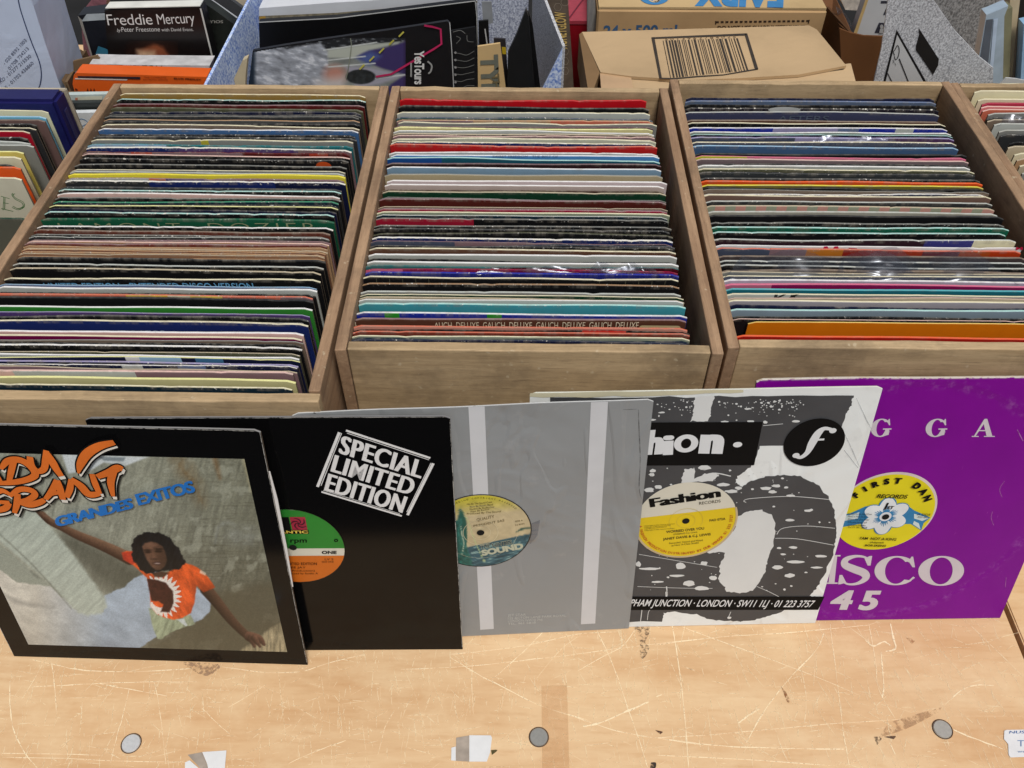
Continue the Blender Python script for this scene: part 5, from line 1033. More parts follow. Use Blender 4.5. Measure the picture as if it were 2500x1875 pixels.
PW = card((214, 206, 214), .55, .04)
big = []
big += place(G_I(), q(88, 1340), q(165, 1340), q(105, 1160)); big += place(G_S(), q(150, 1346), q(372, 1346), q(176, 1162)); big += place(G_C(), q(392, 1348), q(650, 1348), q(398, 1166)); big += place(G_O(), q(664, 1352), q(945, 1352), q(672, 1166))
big += place([(_ring(0.2, .5, .8, .5, .52, .44, -90, 90), _rf(48))]+[S_poly([(.1, 0), (.4, 0), (.4, 1), (.1, 1)])], q(-160, 1340), q(60, 1340), q(-138, 1160))
flat('lettering', big, 1, PW, par)
tg = place(G_G(), q(366, 426), q(492, 424), q(378, 312))+place(G_G(), q(706, 426), q(838, 424), q(722, 312))+place(G_A(), q(1000, 424), q(1136, 424), q(1012, 312))+place(G_A(), q(40, 424), q(170, 424), q(55, 312))
flat('lettering', tg, 1, PW, par)
flat('lettering', [*S_heavy('4', q(122, 1500), q(258, 1502), q(124, 1380), .03, .22, 1, .07, 4), *S_heavy('5', q(296, 1503), q(426, 1503), q(302, 1382), .03, .22, 1, .07, 4)], 1, PW, par)
r = .0495; c = (q(772, 880)[0]-r-.0008, (q(470, 676)[1]+q(470, 1108)[1])/2)
flat('cut_out_rim', [S_ell((c[0]+.0007, c[1]+.0016), r+.0012, None, 64)], 1, card((222, 206, 206), .6), par)
flat('record_label', [S_ell(c, r, None, 64)], 2, card((232, 218, 30), .4, .05), par); LB_ = par.children[-1]
fc = q(460, 915)
pet, pb, lines = [], [], []
for k in range(6):
    a = R(90+60*k+4); pc = (fc[0]+.0142*math.cos(a), fc[1]+.0142*math.sin(a))
    pet.append(S_poly([(pc[0]+.0098*math.cos(t_*.3142)*math.cos(a)*1.0-.0082*math.sin(t_*.3142)*math.sin(a)*(1+.12*math.cos(t_*.9)), pc[1]+.0098*math.cos(t_*.3142)*math.sin(a)+.0082*math.sin(t_*.3142)*math.cos(a)) for t_ in range(20)]))
    pb.append(S_poly([(pc[0]+.0106*math.cos(t_*.3142)*math.cos(a)-.0090*math.sin(t_*.3142)*math.sin(a), pc[1]+.0106*math.cos(t_*.3142)*math.sin(a)+.0090*math.sin(t_*.3142)*math.cos(a)) for t_ in range(20)]))
    for j in (-2, -1, 0, 1, 2):
        b_ = a+j*.17; L_ = .0135-abs(j)*.0012
        lines.append(S_stroke([(fc[0]+.0068*math.cos(b_), fc[1]+.0068*math.sin(b_)), (fc[0]+L_*math.cos(b_), fc[1]+L_*math.sin(b_))], [.0015, .0003], 1))
LBL = card((44, 132, 186), .4)
flat('label_ribbon_edge', [S_poly(E5.qs((60, 925), (240, 900), (340, 855), (600, 850), (640, 880), (742, 925), (700, 960), (685, 1006), (620, 965), (300, 965), (190, 985), (120, 1010), (170, 950)))], 3, LBL, LB_)
flat('label_ribbon', [S_poly(E5.qs((80, 930), (240, 908), (300, 890), (290, 930), (180, 950))), S_poly(E5.qs((640, 900), (735, 927), (690, 945), (640, 930))), S_poly(E5.qs((640, 945), (670, 960), (680, 998), (632, 965)))], 4, card((210, 226, 226), .4), LB_)
flat('label_flower_edge', pb, 5, LBL, LB_); flat('label_flower', pet, 6, card((230, 236, 240), .4), LB_); flat('label_flower_lines', lines+[S_ell(fc, .0072, .0072, 24)], 7, LBL, LB_)
flat('label_flower_centre', [S_ell(fc, .0060, None, 24)], 8, card((226, 230, 236), .4), LB_)
flat('label_lettering', S_arc('FIRST DAN', c, r-.0105, R(86), .0074, R(14.5), .042)+S_arc('FIRST DAN', (c[0]+.0005, c[1]), r-.0105, R(86), .0074, R(14.5), .042)+S_arc('FIRST DAN', (c[0]-.0005, c[1]), r-.0105, R(86), .0074, R(14.5), .042)+[S_text('RECORDS', q(403, 797), q(594, 802), q(410, 773), .02, .2), S_text('1', q(448, 870), q(470, 870), q(460, 828), .05, .2), S_text('ST', q(468, 866), q(513, 866), q(470, 848), .03, .2), S_text("I'AM  NOT A KING", q(298, 1056), q(528, 1064), q(300, 1040), .02, .2), S_text('(Adapted)', q(363, 1078), q(449, 1080), q(364, 1068), .01, .2), S_text('BOB SKENG', q(330, 1098), q(463, 1102), q(332, 1086), .03, .2), S_text('A SIDE', q(655, 905), q(742, 908), q(656, 893), 0, .2), S_text('FD 001', q(660, 921), q(730, 924), q(661, 911), 0, .2)]
  +[S_text(s_, q(225, y), q(x1, y+4), q(226, y-10), 0, .2) for s_, y, x1 in (('Arranged by the Sound Crew', 900, 375), ('Mixed at Mark Studio', 916, 340), ('Dist. by Jet Star', 934, 360), ('Musicians of', 952, 345), ('London Studio', 970, 335), ('Tel 01 961 5818', 984, 345))], 9, INK, LB_)
flat('centre_hole', [S_ell(fc, .0036, None, 24)], 10, card((6, 6, 6), .9), LB_)
flat('crease', [S_stroke(E5.qs((1205, 700), (1175, 750), (1190, 800)), .0005), S_stroke(E5.qs((1130, 890), (1122, 930), (1138, 975)), .0005), S_stroke(E5.qs((1285, 380), (1320, 450)), .0008), S_stroke(E5.qs((1215, 1300), (1210, 1360)), .0005), S_stroke(E5.qs((750, 1580), (757, 1560)), .0005), S_stroke(E5.qs((948, 1580), (955, 1560)), .0005)], 1, broken((190, 120, 190), .6, 160, 'crease', .6, .2), par)

# ---------------------------------------------------------------- things behind the crates
CBD = lambda rgb=(176, 136, 92), cr=.2: card(rgb, .8, .16, 9, .15, crease=cr, dirt=.2)
def YP(Y, *pts): return [ony(px, py, Y) for px, py in pts]
def ZP(z, *pts): return [onz(px, py, z) for px, py in pts]
def to_floor(pts, k, z=0.0):
    pts = [Vector(p) for p in pts]
    for i in k: pts[i].z = z
    return pts
def slab(name, label, cat, Y, pts, t, mat, parent=None, group=None, bev=.0, ground=None):
    P_ = YP(Y, *pts)
    if ground is not None:
        for i in ground: P_[i].z = .0005
    base = (sum(p.x for p in P_)/len(P_), Y, min(p.z for p in P_))
    if parent is None:
        r = thing(name, label, cat, base, group=group); nm = 'cover'
        o = prism(nm, P_, (0, t, 0), mat, r, bev, rel=base); r['_b'] = base; return r
    return prism(name, P_, (0, t, 0), mat, parent, bev, rel=tuple(parent['_b']))
def decal(name, parent, Y, shapes, mat, layer=1):
    """shapes given in photo pixels on the plane y = Y, printed on the parent's face"""
    V, Fc = join_shapes(shapes); b = Vector(parent['_b']); pts = []
    for px, py in V:
        p = ony(px, py, Y)-b; p.y -= .0004*layer; pts.append(p)
    o = mesh_obj(name, pts, Fc, mat, parent)
    bm = bmesh.new(); bm.from_mesh(o.data); bmesh.ops.triangulate(bm, faces=[f for f in bm.faces if len(f.verts) > 4]); bm.to_mesh(o.data); bm.free(); return o
def decal_z(name, parent, z, shapes, mat, layer=1):
    V, Fc = join_shapes(shapes); b = Vector(parent['_b']); pts = []
    for px, py in V:
        p = onz(px, py, z)-b; p.z += .0004*layer; pts.append(p)
    o = mesh_obj(name, pts, Fc, mat, parent)
    bm = bmesh.new(); bm.from_mesh(o.data); bmesh.ops.triangulate(bm, faces=[f for f in bm.faces if len(f.verts) > 4]); bm.to_mesh(o.data); bm.free(); return o

# dark blue box at the left edge
zt = .331; a = onz(132, 246, zt); b = onz(140, 214, zt)
bb = thing('box_file', 'dark blue box file standing behind the far left records', 'box file', (a.x-.15, (a.y+b.y)/2, 0)); L0 = bb.location.copy()
o = box('case', a.x-.31, a.x, a.y, b.y, .001, zt, card((34, 34, 96), .35, .15, 30, crease=.05), bb, .004); o.location = -L0
o = box('back_edge', a.x-.31, a.x+.001, b.y+.0005, b.y+.006, .001, zt-.003, card((190, 180, 160), .7), bb, .001); o.location = -L0
o = box('spine_strip', a.x+.0003, a.x+.0011, a.y+.012, b.y-.012, .01, zt-.02, card((62, 62, 110), .4), bb, .0002); o.location = -L0

# white paper carrier bag with blue outline and phone numbers
bag = slab('carrier_bag', 'white paper carrier bag printed with phone numbers and a blue outline', 'carrier bag', 1.16, [(-260, -60), (50, -60), (82, 15), (112, 110), (152, 225), (160, 600), (-200, 600)], .09, card((208, 222, 248), .45, .04, 8, crease=.4), ground=(5, 6))
decal('outline', bag, 1.16, [S_stroke([(40, -30), (48, 15), (62, 60), (78, 105), (96, 150), (101, 180), (98, 206), (93, 216)], [2.6]*8)], card((48, 66, 110), .5))
for i, (s_, x0, y0, x1, y1) in enumerate((('- 020 8592 1003', 12, 158, 66, 99), ('- 01708 724213', 19, 176, 71, 119), ('ROMFORD - 01277 215530', -30, 232, 77, 138), ('GRAYS - 01702 436860', -8, 240, 83, 155))):
    h = 8.0; dx, dy = x1-x0, y1-y0; n = math.hypot(dx, dy)
    decal('lettering', bag, 1.16, [S_text(s_, (x0, y0), (x1, y1), (x0+dy/n*h, y0-dx/n*h), .0)], card((92, 100, 128), .5))
decal('lettering', bag, 1.16, [S_text('O', (-6, 204), (4, 193), (-12, 196), .0)], card((92, 100, 128), .5))

# cardboard tray of books
tr = thing('cardboard_tray', 'open cardboard tray holding paperbacks and a black hardback', 'cardboard box', tuple(ony(330, 200, 1.14))); tr['_b'] = tuple(ony(330, 200, 1.14))
KB = CBD((128, 106, 80))
prism('side_flap', [ony(150, 196, 1.15), ony(196, 120, 1.34), ony(206, 126, 1.34), ony(160, 214, 1.15)], (.004, 0, -.004), KB, tr, rel=tr['_b'])
prism('side_wall', to_floor([ony(158, 200, 1.15), ony(205, 122, 1.34), ony(205, 122, 1.34), ony(158, 200, 1.15)], (2, 3)), (.004, 0, 0), KB, tr, rel=tr['_b'])
prism('front_wall', to_floor(YP(1.13, (160, 226), (560, 232), (560, 232), (160, 226)), (2, 3)), (0, .004, 0), KB, tr, rel=tr['_b'])
prism('inner_flap', YP(1.20, (178, 150), (236, 136), (250, 152), (200, 170), (180, 176)), (0, .004, 0), KB, tr, rel=tr['_b'])
BK = 'books in the cardboard tray'
bk = slab('hardback_book', 'black hardback book with white title standing in the cardboard tray', 'book', 1.24, [(255, 25), (487, 18), (493, 22), (524, 150), (540, 330), (280, 330)], .022, card((26, 22, 22), .3, .15), group=BK)
b_ = Vector(bk['_b'])
pt = YP(1.24, (258, 10), (490, 6), (487, 17), (255, 24)); P0, P1 = ony(258, 22, 1.2405), ony(489, 17, 1.2405)
prism('pages', [P0+Vector((0, 0, .0006)), P1+Vector((0, 0, .0006)), P1+Vector((0, .020, .0006)), P0+Vector((0, .020, .0006))], (0, 0, .0012), card((232, 234, 228), .7), bk, rel=b_)
decal('title_lettering', bk, 1.24, [S_text('Freddie', (264, 61), (374, 59), (259, 35), -.004, 0, .95), S_text('Mercury', (386, 59), (477, 55), (381, 34), -.004, 0, .95)], card((238, 238, 236), .4), 2)
decal('author_lettering', bk, 1.24, [S_text('Peter Freestone', (297, 77), (391, 76), (296, 66), .0), S_text('by', (286, 77), (295, 77), (286, 69), 0, .2), S_text('with David Evans.', (395, 76), (473, 75), (394, 68), 0)], card((220, 220, 218), .4), 2)
decal('page_edge', bk, 1.24, [S_poly([(488, 20), (492, 20), (523, 148), (519, 148)])], card((214, 214, 208), .6), 2)
b2 = slab('hardback_book', 'dark book with a silver top edge just left of the black hardback', 'book', 1.29, [(190, 38), (258, 30), (300, 300), (236, 300), (226, 142)], .03, card((30, 32, 40), .35, .3), group=BK)
decal('silver_band', b2, 1.29, [S_poly([(199, 52), (258, 48), (256, 32), (212, 34)])], card((196, 206, 212), .35, .2)); decal('printed_figure', b2, 1.29, [S_poly([(240, 112), (262, 120), (280, 152), (236, 150), (234, 130)])], card((60, 130, 160), .4, .2), 1)
decal('page_edge', b2, 1.29, [S_poly([(190, 38), (200, 48), (230, 150), (224, 142)])], card((180, 176, 168), .6), 1)
b3 = slab('paperback_book', 'pink-mottled book leaning at the back of the cardboard tray', 'book', 1.36, [(196, 34), (226, -4), (262, -14), (256, 30), (262, 250), (215, 250)], .02, card((150, 100, 110), .5, .5, 90), group=BK)
b4 = slab('paperback_book', 'dark green and black book right of the black hardback, print upside down', 'book', 1.28, [(492, 4), (520, 22), (575, 62), (575, 300), (528, 300), (520, 150)], .02, card((38, 42, 38), .4, .4, 60), group=BK)
decal('lettering', b4, 1.28, [S_text('SOUL', (545, 49), (508, 49), (545, 56), .02)], card((170, 168, 160), .5), 2)
b5 = slab('paper_sheet', 'grey folded sheet edge slanting behind the black hardback', 'paper', 1.32, [(468, -10), (498, -10), (578, 46), (572, 60), (520, 20)], .006, card((186, 190, 196), .6), group=None)
b6 = slab('magazine', 'dark grey magazine slanting beside a cream one by the blue speckled box', 'magazine', 1.36, [(495, -12), (548, -12), (600, 26), (590, 44), (570, 50)], .008, card((74, 76, 80), .5))
b7 = slab('magazine', 'cream magazine edge wedged against the blue speckled box', 'magazine', 1.40, [(545, -14), (625, -14), (606, 28), (592, 30)], .008, card((226, 214, 190), .5))
b8 = slab('paperback_book', 'white-spined paperback lying across the tray above the orange one', 'book', 1.185, [(218, 156), (300, 158), (512, 160), (508, 184), (420, 182), (222, 178)], .03, card((206, 206, 208), .5, .2, 60), group=BK)
decal('spine_lettering', b8, 1.185, [S_text('HELTON', (300, 175), (392, 176), (304, 159), -.01, .25), S_text('John Blake', (395, 176), (445, 177), (397, 166), .0)], card((50, 48, 48), .5)); decal('spine_wear', b8, 1.185, [S_poly([(262, 157), (300, 158), (298, 166), (272, 164)])], card((40, 38, 40), .5), 2)
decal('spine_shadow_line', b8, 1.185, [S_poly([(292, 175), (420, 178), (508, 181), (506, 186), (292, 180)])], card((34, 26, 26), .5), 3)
b9 = slab('paperback_book', 'thick orange paperback lying spine out at the front of the tray', 'book', 1.150, [(180, 184), (186, 178), (505, 188), (500, 216), (480, 300), (190, 300), (182, 222), (177, 205)], .026, card((238, 104, 34), .4, .06), group=BK)
decal('spine_lettering', b9, 1.150, [S_text('ELVIS PRESLEY', (425, 193), (492, 196), (425, 189), .03)], card((60, 20, 14), .5), 2); decal('spine_lettering', b9, 1.150, [S_text('THE COMPLETE', (352, 190), (406, 191), (352, 186), 0), S_text('RECORDING SESSIONS', (350, 195), (410, 196), (350, 192), 0)], card((150, 52, 20), .5), 2)
decal('spine_band', b9, 1.150, [S_poly([(184, 190), (312, 192), (310, 196), (183, 193)])], card((238, 228, 220), .5), 1); decal('spine_band', b9, 1.150, [S_poly([(190, 185), (343, 187), (342, 193), (190, 189)])], card((52, 40, 50), .5, .4, 200), 2)
decal('spine_marks', b9, 1.150, [S_poly([(212+i*8, 222), (214+i*8, 214), (217+i*8, 222)]) for i in range(3)]+[S_poly([(184, 214), (190, 218), (190, 220), (184, 220)])], card((90, 26, 12), .5), 2)
# cases between the blue box and the left crate
for i, (y0, rgb, lab_) in enumerate(((232, (200, 216, 214), 'pale worn plastic case on top beside the left crate corner'), (252, (44, 50, 50), 'dark green plastic case under the pale one by the left crate'), (276, (228, 234, 238), 'white scribbled card lowest beside the left crate'))):
    Y = 1.10-.012*i; r = slab('plastic_case', lab_, 'case', Y, [(164+6*i, y0), (262, y0-2), (262, y0+150), (196, y0+150), (172+8*i, y0+20)], .008, card(rgb, .35, .15), group='cases beside the left crate')
    if i == 2: decal('scribble', r, Y, [S_stroke([(182, 296), (200, 290), (214, 300), (190, 312)], 1.6), S_stroke([(186, 322), (206, 312), (218, 318)], 1.4)], card((110, 150, 190)))
    if i == 0: decal('worn_label', r, Y, [S_poly([(186, 236), (250, 234), (250, 244), (190, 246)])], card((236, 236, 214), .5)); decal('mark', r, Y, [S_poly([(184, 238), (190, 238), (190, 244), (184, 244)])], card((206, 130, 100), .5), 2)

# blue-grey speckled storage box with magazines
SPK = speckle((116, 124, 150), (205, 212, 226), 'speckled_board', 420); SPB = speckle((100, 136, 214), (216, 232, 255), 'bluelit_speckled_board', 330); SPG = speckle((140, 142, 148), (214, 217, 222), 'grey_speckled_board', 520)  # SPB: same board with the bluish daylight on those walls painted into its colour
zr = .302
FLp, BLp = onz(497, 222, zr), onz(640, -60, zr); FRp, BRp = onz(1373, 112, zr), onz(1300, -40, zr)
sb = thing('storage_box', 'blue-grey speckled cardboard box of music magazines behind the crates', 'storage box', ((FLp.x+FRp.x)/2, (FLp.y+BRp.y)/2, 0)); sb['_b'] = tuple(sb.location)
def wall(name, a, b, mat, parent, t, z1a=None, z1b=None, z0=.001):
    a, b = Vector(a), Vector(b); n = Vector((b.y-a.y, a.x-b.x, 0)).normalized()*t
    A, B = a.copy(), b.copy()
    if z1a is not None: A.z = z1a
    if z1b is not None: B.z = z1b
    return prism(name, [A, B, Vector((b.x, b.y, z0)), Vector((a.x, a.y, z0))], n, mat, parent, rel=tuple(parent['_b']))
wall('side_wall', FLp, BLp, SPB, sb, -.004)
wall('side_wall', FRp, BRp, SPG, sb, .004, zr, zr+.02)
wall('back_wall', BLp+Vector((.006, 0, 0)), BRp+Vector((-.006, 0, 0)), SPK, sb, -.004, zr+.05, zr+.05)
fr0 = Vector((FLp.x+.004, FRp.y-.004, .15)); fr1 = Vector((FRp.x-.05, FRp.y-.004, .15))
prism('front_wall', [Vector((FRp.x, FRp.y-.004, zr)), Vector((FRp.x, FRp.y-.004, .001)), Vector((FLp.x+.02, FRp.y-.004, .001)), Vector((FLp.x+.02, FRp.y-.004, .12)), Vector((FRp.x-.10, FRp.y-.004, .12)), ony(1318, 226, FRp.y-.004), ony(1345, 172, FRp.y-.004)], (0, -.004, 0), SPB, sb, rel=sb['_b'])
# handle cut-out seen as a dark slot in the side wall, torn
MG_ = 'papers in the speckled box'
m1 = slab('folder', 'stack of white card covers at the back of the speckled box', 'folder', 1.335, [(632, 20), (820, 6), (1165, -14), (1165, 300), (640, 300)], .03, card((222, 226, 232), .6, .04), group=MG_)
decal('cover_edges', m1, 1.335, [S_poly([(632, 39), (820, 31), (1165, 2), (1165, 6), (820, 41), (632, 50)])], card((150, 142, 120), .6, .4, 120), 1); decal('label', m1, 1.335, [S_poly([(634, 40), (648, 39), (650, 49), (634, 50)])], card((190, 150, 60), .6), 2)
m2 = slab('folder', 'large plain black folder in front of the white covers', 'folder', 1.305, [(632, 54), (820, 44), (1160, 2), (1164, 30), (1175, 300), (640, 300)], .012, card((14, 14, 16), .4, .1), group=MG_)
decal('edge', m2, 1.305, [S_stroke([(632, 54), (820, 44), (1160, 2)], 2.4, 1), S_stroke([(1160, 2), (1164, 40), (1168, 217)], 1.4, 1)], card((214, 216, 214), .6), 1)
m3 = slab('magazine', 'black magazine with grey squiggle lines right of the tour programme', 'magazine', 1.265, [(1098, 76), (1160, 66), (1168, 300), (1110, 300)], .004, card((32, 33, 36), .35, .1), group=MG_)
decal('printed_squiggles', m3, 1.265, [S_stroke([(1108, 128+i*17), (1125, 131+i*17), (1140, 134+i*15), (1158, 124+i*17)], 1.3) for i in range(6)]+[S_stroke([(1106, 78), (1124, 74), (1136, 82)], 1.6), S_stroke([(1114, 88), (1124, 94), (1114, 106)], 1.2), S_stroke([(1140, 86), (1142, 100), (1156, 102)], 1.2)], card((140, 142, 140), .4)); decal('binding_marks', m3, 1.265, [S_ell((1112, 128+18*i), 3, 3, 10) for i in range(5)], card((170, 170, 172), .4), 2)
m4 = slab('tour_programme', 'glossy black and violet tour programme with silver-grey crumpled side', 'programme', 1.225, [(617, 124), (700, 110), (790, 96), (960, 72), (1092, 52), (1098, 58), (1110, 300), (596, 300)], .006, card((30, 30, 33), .3, .1, crease=.2), group=MG_)
def plane_paint(name, parent, Y0, x0, x1, y0, y1, nx, ny, fn, lift, outline):
    X, Yp = np.meshgrid(np.linspace(x0, x1, nx), np.linspace(y0, y1, ny)); p = Paint(X, Yp, (0, 0, 0)); fn(p, X, Yp)
    d = np.array(_F)+((X-1250)/FPX)[..., None]*np.array(CR_)-((Yp-937.5)/FPX)[..., None]*np.array(CU_); t_ = (Y0-CO.y)/d[..., 1]
    P3 = np.array(CO)+d*t_[..., None]-np.array(tuple(parent['_b'])); P3[..., 1] -= lift
    return painted(name, parent, P3, p.c, print_mat(.28, .4), p.poly(outline, .5) > .5)
def prog(p, X, Y):
    p.c[:] = (178, 184, 194); cr = fbm((X+1.6*Y)/34, (Y-.4*X)/10, 3, 4); p.gain(.55+.85*cr); p.mix(np.clip((cr-.60)*7, 0, .9), (236, 240, 246))
    p.mix(np.clip((628-X)/10, 0, 1), (40, 52, 66)); p.mix(p.poly([(618, 90), (900, 60), (1000, 60), (1000, 104), (860, 118), (800, 124), (780, 104), (700, 118)], 3, 4), (44, 46, 50)); p.mix(np.clip((fbm(X/12, Y/5, 8)-.6)*5, 0, .6)*(Y < 122), (176, 184, 190))
    m = p.poly([(804, 119), (862, 111), (974, 101), (990, 101), (996, 250), (795, 250)], 1.5); p.mix(m, np.ones_like(p.c)*np.array((150, 156, 152.))*(.7+.5*fbm((X+Y)/30, Y/8, 6))[..., None])
    p.mix(p.poly([(880, 126), (940, 116), (994, 100), (998, 250), (920, 250), (955, 205), (988, 182), (930, 165), (868, 140)], 3), (70, 60, 112)); p.mix(p.poly([(868, 138), (905, 124), (930, 136), (900, 160)], 8)*.8, (92, 116, 178)); p.mix(p.poly([(985, 95), (998, 95), (998, 250), (985, 250)], 2)*.5, (56, 44, 76))
    p.mix(p.poly([(800, 122), (880, 110), (975, 102), (972, 106), (900, 122), (860, 142), (800, 140)], 3), (196, 202, 190)); p.mix(p.poly([(840, 160), (905, 164), (990, 183), (930, 205), (870, 215)], 4), (176, 176, 190))
    p.mix(p.ell((818, 182), 26, 22, .5), (206, 150, 134)); p.mix(p.poly([(770, 196), (840, 186), (850, 250), (770, 250)], 12)*.8, (230, 226, 224)); p.mix(p.ell((881, 187), 36, 18, .08), np.ones_like(p.c)*np.array((56, 60, 62.))*(.6+.7*fbm(X/8, Y/8, 5))[..., None])
    for q_ in ([(800, 147), (892, 137)], [(802, 163), (916, 154)], [(918, 191), (988, 182)], [(790, 122), (920, 103)]): m, _s = p.stroke(q_, [3, 3], .8); p.mix(m, (224, 230, 228))
plane_paint('printed_picture', m4, 1.225, 600, 992, 92, 236, 220, 90, prog, .0006, [(618, 126), (700, 112), (790, 98), (960, 74), (992, 70), (992, 240), (600, 240)])
decal('printed_line', m4, 1.225, [S_stroke([(1036, 61), (1055, 64), (1076, 70), (1078, 106), (1060, 118), (1002, 152), (955, 180), (918, 186)], 5, 1)], card((206, 50, 104), .35), 4)
decal('printed_dashes', m4, 1.225, [S_stroke([(980+6-i*24, 82+i*20-6), (980-6-i*24, 82+i*20+6)], 4, 1) for i in range(5)], card((206, 200, 90), .35), 5)
decal('title_lettering', m4, 1.225, [S_text('YesTours', (1012, 122), (1012, 204), (1036, 122), .03, 0, .92)], card((236, 238, 236), .4), 6)
decal('subtitle_lettering', m4, 1.225, [S_stroke([(1004, 152), (1004, 186)], 4, 1), S_stroke([(1044, 148), (1054, 158), (1052, 172), (1046, 178)], 4)], card((170, 172, 170), .4), 5)
decal('page_edge', m4, 1.225, [S_stroke([(1098, 54), (1103, 120), (1109, 240)], 1.8, 1)], card((214, 216, 216), .5), 2)
decal('printed_string', m4, 1.225, [S_stroke([(856, 92), (858, 110), (853, 150), (846, 190)], 2)], card((150, 156, 140), .4), 5)
def portrait(p, X, Y):
    p.c[:] = (26, 20, 19); p.mix(p.ell((376, 150), 60, 48, .5), (60, 34, 26)); p.mix(p.poly([(336, 122), (352, 118), (376, 108), (398, 114), (414, 132), (420, 185), (340, 185), (344, 150)], 5, 3), (150, 84, 56)); p.mix(p.poly([(334, 121), (350, 122), (378, 124), (384, 150), (372, 185), (342, 185)], 7)*.9, (222, 186, 150)); p.gain(.9+.2*fbm(X/8, Y/8, 3))
plane_paint('printed_portrait', bk, 1.24, 300, 440, 96, 200, 90, 70, portrait, .0006, [(306, 98), (436, 98), (436, 198), (306, 198)])
m5 = slab('booklet', 'tan booklet with big grey lettering beside the black portfolio', 'booklet', 1.205, [(1166, 114), (1221, 106), (1245, 300), (1168, 300)], .004, card((222, 190, 136), .5, .05), group=MG_)
decal('lettering', m5, 1.205, [S_text('TYB', (1172, 134), (1176, 236), (1216, 132), .05)], card((120, 124, 112), .5), 2); decal('lettering', m5, 1.205, [S_text('THE', (1200, 180), (1206, 232), (1218, 178), .03)], card((128, 116, 84), .5), 3)
m6 = slab('folder', 'yellow-tabbed dark divider card next to the tan booklet', 'folder', 1.235, [(1205, 94), (1234, 96), (1247, 300), (1210, 300)], .004, card((48, 44, 46), .5), group=MG_); decal('tab', m6, 1.235, [S_poly([(1225, 114), (1235, 115), (1236, 132), (1227, 132)])], card((206, 176, 40), .5))
m7 = slab('portfolio', 'black triangular-topped portfolio leaning inside the speckled box', 'folder', 1.215, [(1240, 132), (1262, 84), (1284, 24), (1290, 40), (1312, 300), (1236, 300)], .010, card((24, 26, 28), .5, .15), group=MG_)
m8 = slab('portfolio', 'thin black board close behind the triangular portfolio', 'folder', 1.232, [(1280, 30), (1291, 30), (1300, 60), (1322, 240), (1322, 300), (1296, 300)], .006, card((14, 14, 15), .45), group=MG_)
m9 = slab('index_card', 'grey index card standing above the black divider', 'card', 1.30, [(1176, 4), (1200, 4), (1204, 56), (1180, 62)], .002, card((148, 152, 156), .5), group=MG_)
m10 = slab('folder', 'narrow black file with a white edge beneath the grey index card', 'folder', 1.285, [(1168, 52), (1192, 50), (1204, 300), (1172, 300)], .004, card((18, 18, 20), .4), group=MG_); decal('edge', m10, 1.285, [S_stroke([(1184, 70), (1190, 112)], 3, 1)], card((206, 206, 204)))
m11 = slab('cardboard_tube', 'cream rolled sheet behind the torn hand hole of the speckled box', 'paper', 1.175, [(592, 148), (604, 142), (600, 180), (594, 300), (560, 300), (572, 190)], .012, card((212, 196, 160), .6), group=MG_)

# honeycomb-printed carton and red box
h1 = slab('carton', 'dark honeycomb-patterned carton lettered HONEYGLOW', 'carton', 1.40, [(1334, -20), (1384, -20), (1392, 80), (1398, 165), (1400, 500), (1340, 500)], .10, card((104, 92, 80), .6, .25, 60), ground=(4, 5))
decal('lettering', h1, 1.40, [S_text('HONEYGLOW', (1385, 118), (1381, 29), (1358, 118), .02)], card((236, 204, 124), .5), 2)
hx = []
for i in range(4):
    for j in range(8):
        cx, cy = 1345+i*17, 5+j*24+(12 if i % 2 else 0)
        if 20 < cy < 120 and i > 0: continue
        hx.append(S_ring((cx, cy), 9.4, 10.4, 0, 2*math.pi, 6))
decal('printed_honeycomb', h1, 1.40, [s_ for s_ in hx if all(1337 < p[0] < 1395 for p in s_[0])], card((168, 156, 138), .5), 1)
rz = ony(1420, 60, 1.46).z
rb = thing('box', 'glossy red box between the honeycomb carton and the stacked brown cartons', 'box', (ony(1412, 60, 1.46).x, 1.46, 0)); rb['_b'] = tuple(rb.location)
x0_, x1_ = ony(1386, 62, 1.46).x, ony(1436, 62, 1.46).x
prism('case', [(x0_, 1.46, .001), (x1_, 1.46, .001), (x1_, 1.46, rz), (x0_, 1.46, rz)], (0, .16, 0), card((150, 18, 34), .35, .15), rb, rel=rb['_b'])
prism('lid', [(x0_-.001, 1.459, rz+.0008), (x1_+.001, 1.459, rz+.0008), (x1_+.001, 1.625, rz+.0008), (x0_-.001, 1.625, rz+.0008)], (0, 0, .006), card((176, 66, 82), .3, .1, 90), rb, rel=rb['_b'])
decal_z('lid_line', rb, rz+.0072, [S_stroke([(1390, 44), (1418, 6), (1430, -8)], 3, 1)], card((110, 26, 46), .3))

# rear carton with blue print, on its head
Yf = 1.372; zf = ony(1700, 25, Yf).z
fx0, fx1 = ony(1459, 22, Yf).x, ony(2018, 36, Yf).x
fb = thing('cardboard_box', 'brown washing-up-liquid carton upside down with blue lettering on top', 'cardboard box', ((fx0+fx1)/2, Yf+.15, 0)); fb['_b'] = tuple(fb.location)
B2 = CBD((196, 162, 118))
prism('body', [(fx0, Yf, .001), (fx1, Yf, .001), (fx1, Yf, zf), (fx0, Yf, zf)], (0, .30, 0), B2, fb, rel=fb['_b'], bev=.003)
prism('top_flap', [(fx0+.002, Yf+.002, zf+.0008), (fx1-.002, Yf+.002, zf+.0008), (fx1-.002, Yf+.298, zf+.0008), (fx0+.002, Yf+.298, zf+.0008)], (0, 0, .003), CBD((206, 178, 132), .3), fb, rel=fb['_b'])
ZT = zf+.0042
decal_z('brand_lettering', fb, ZT, [S_text('FAIRY', (1916, -46), (1700, -50), (1912, 19), .05, 0, .95)], card((66, 138, 196), .5), 1)
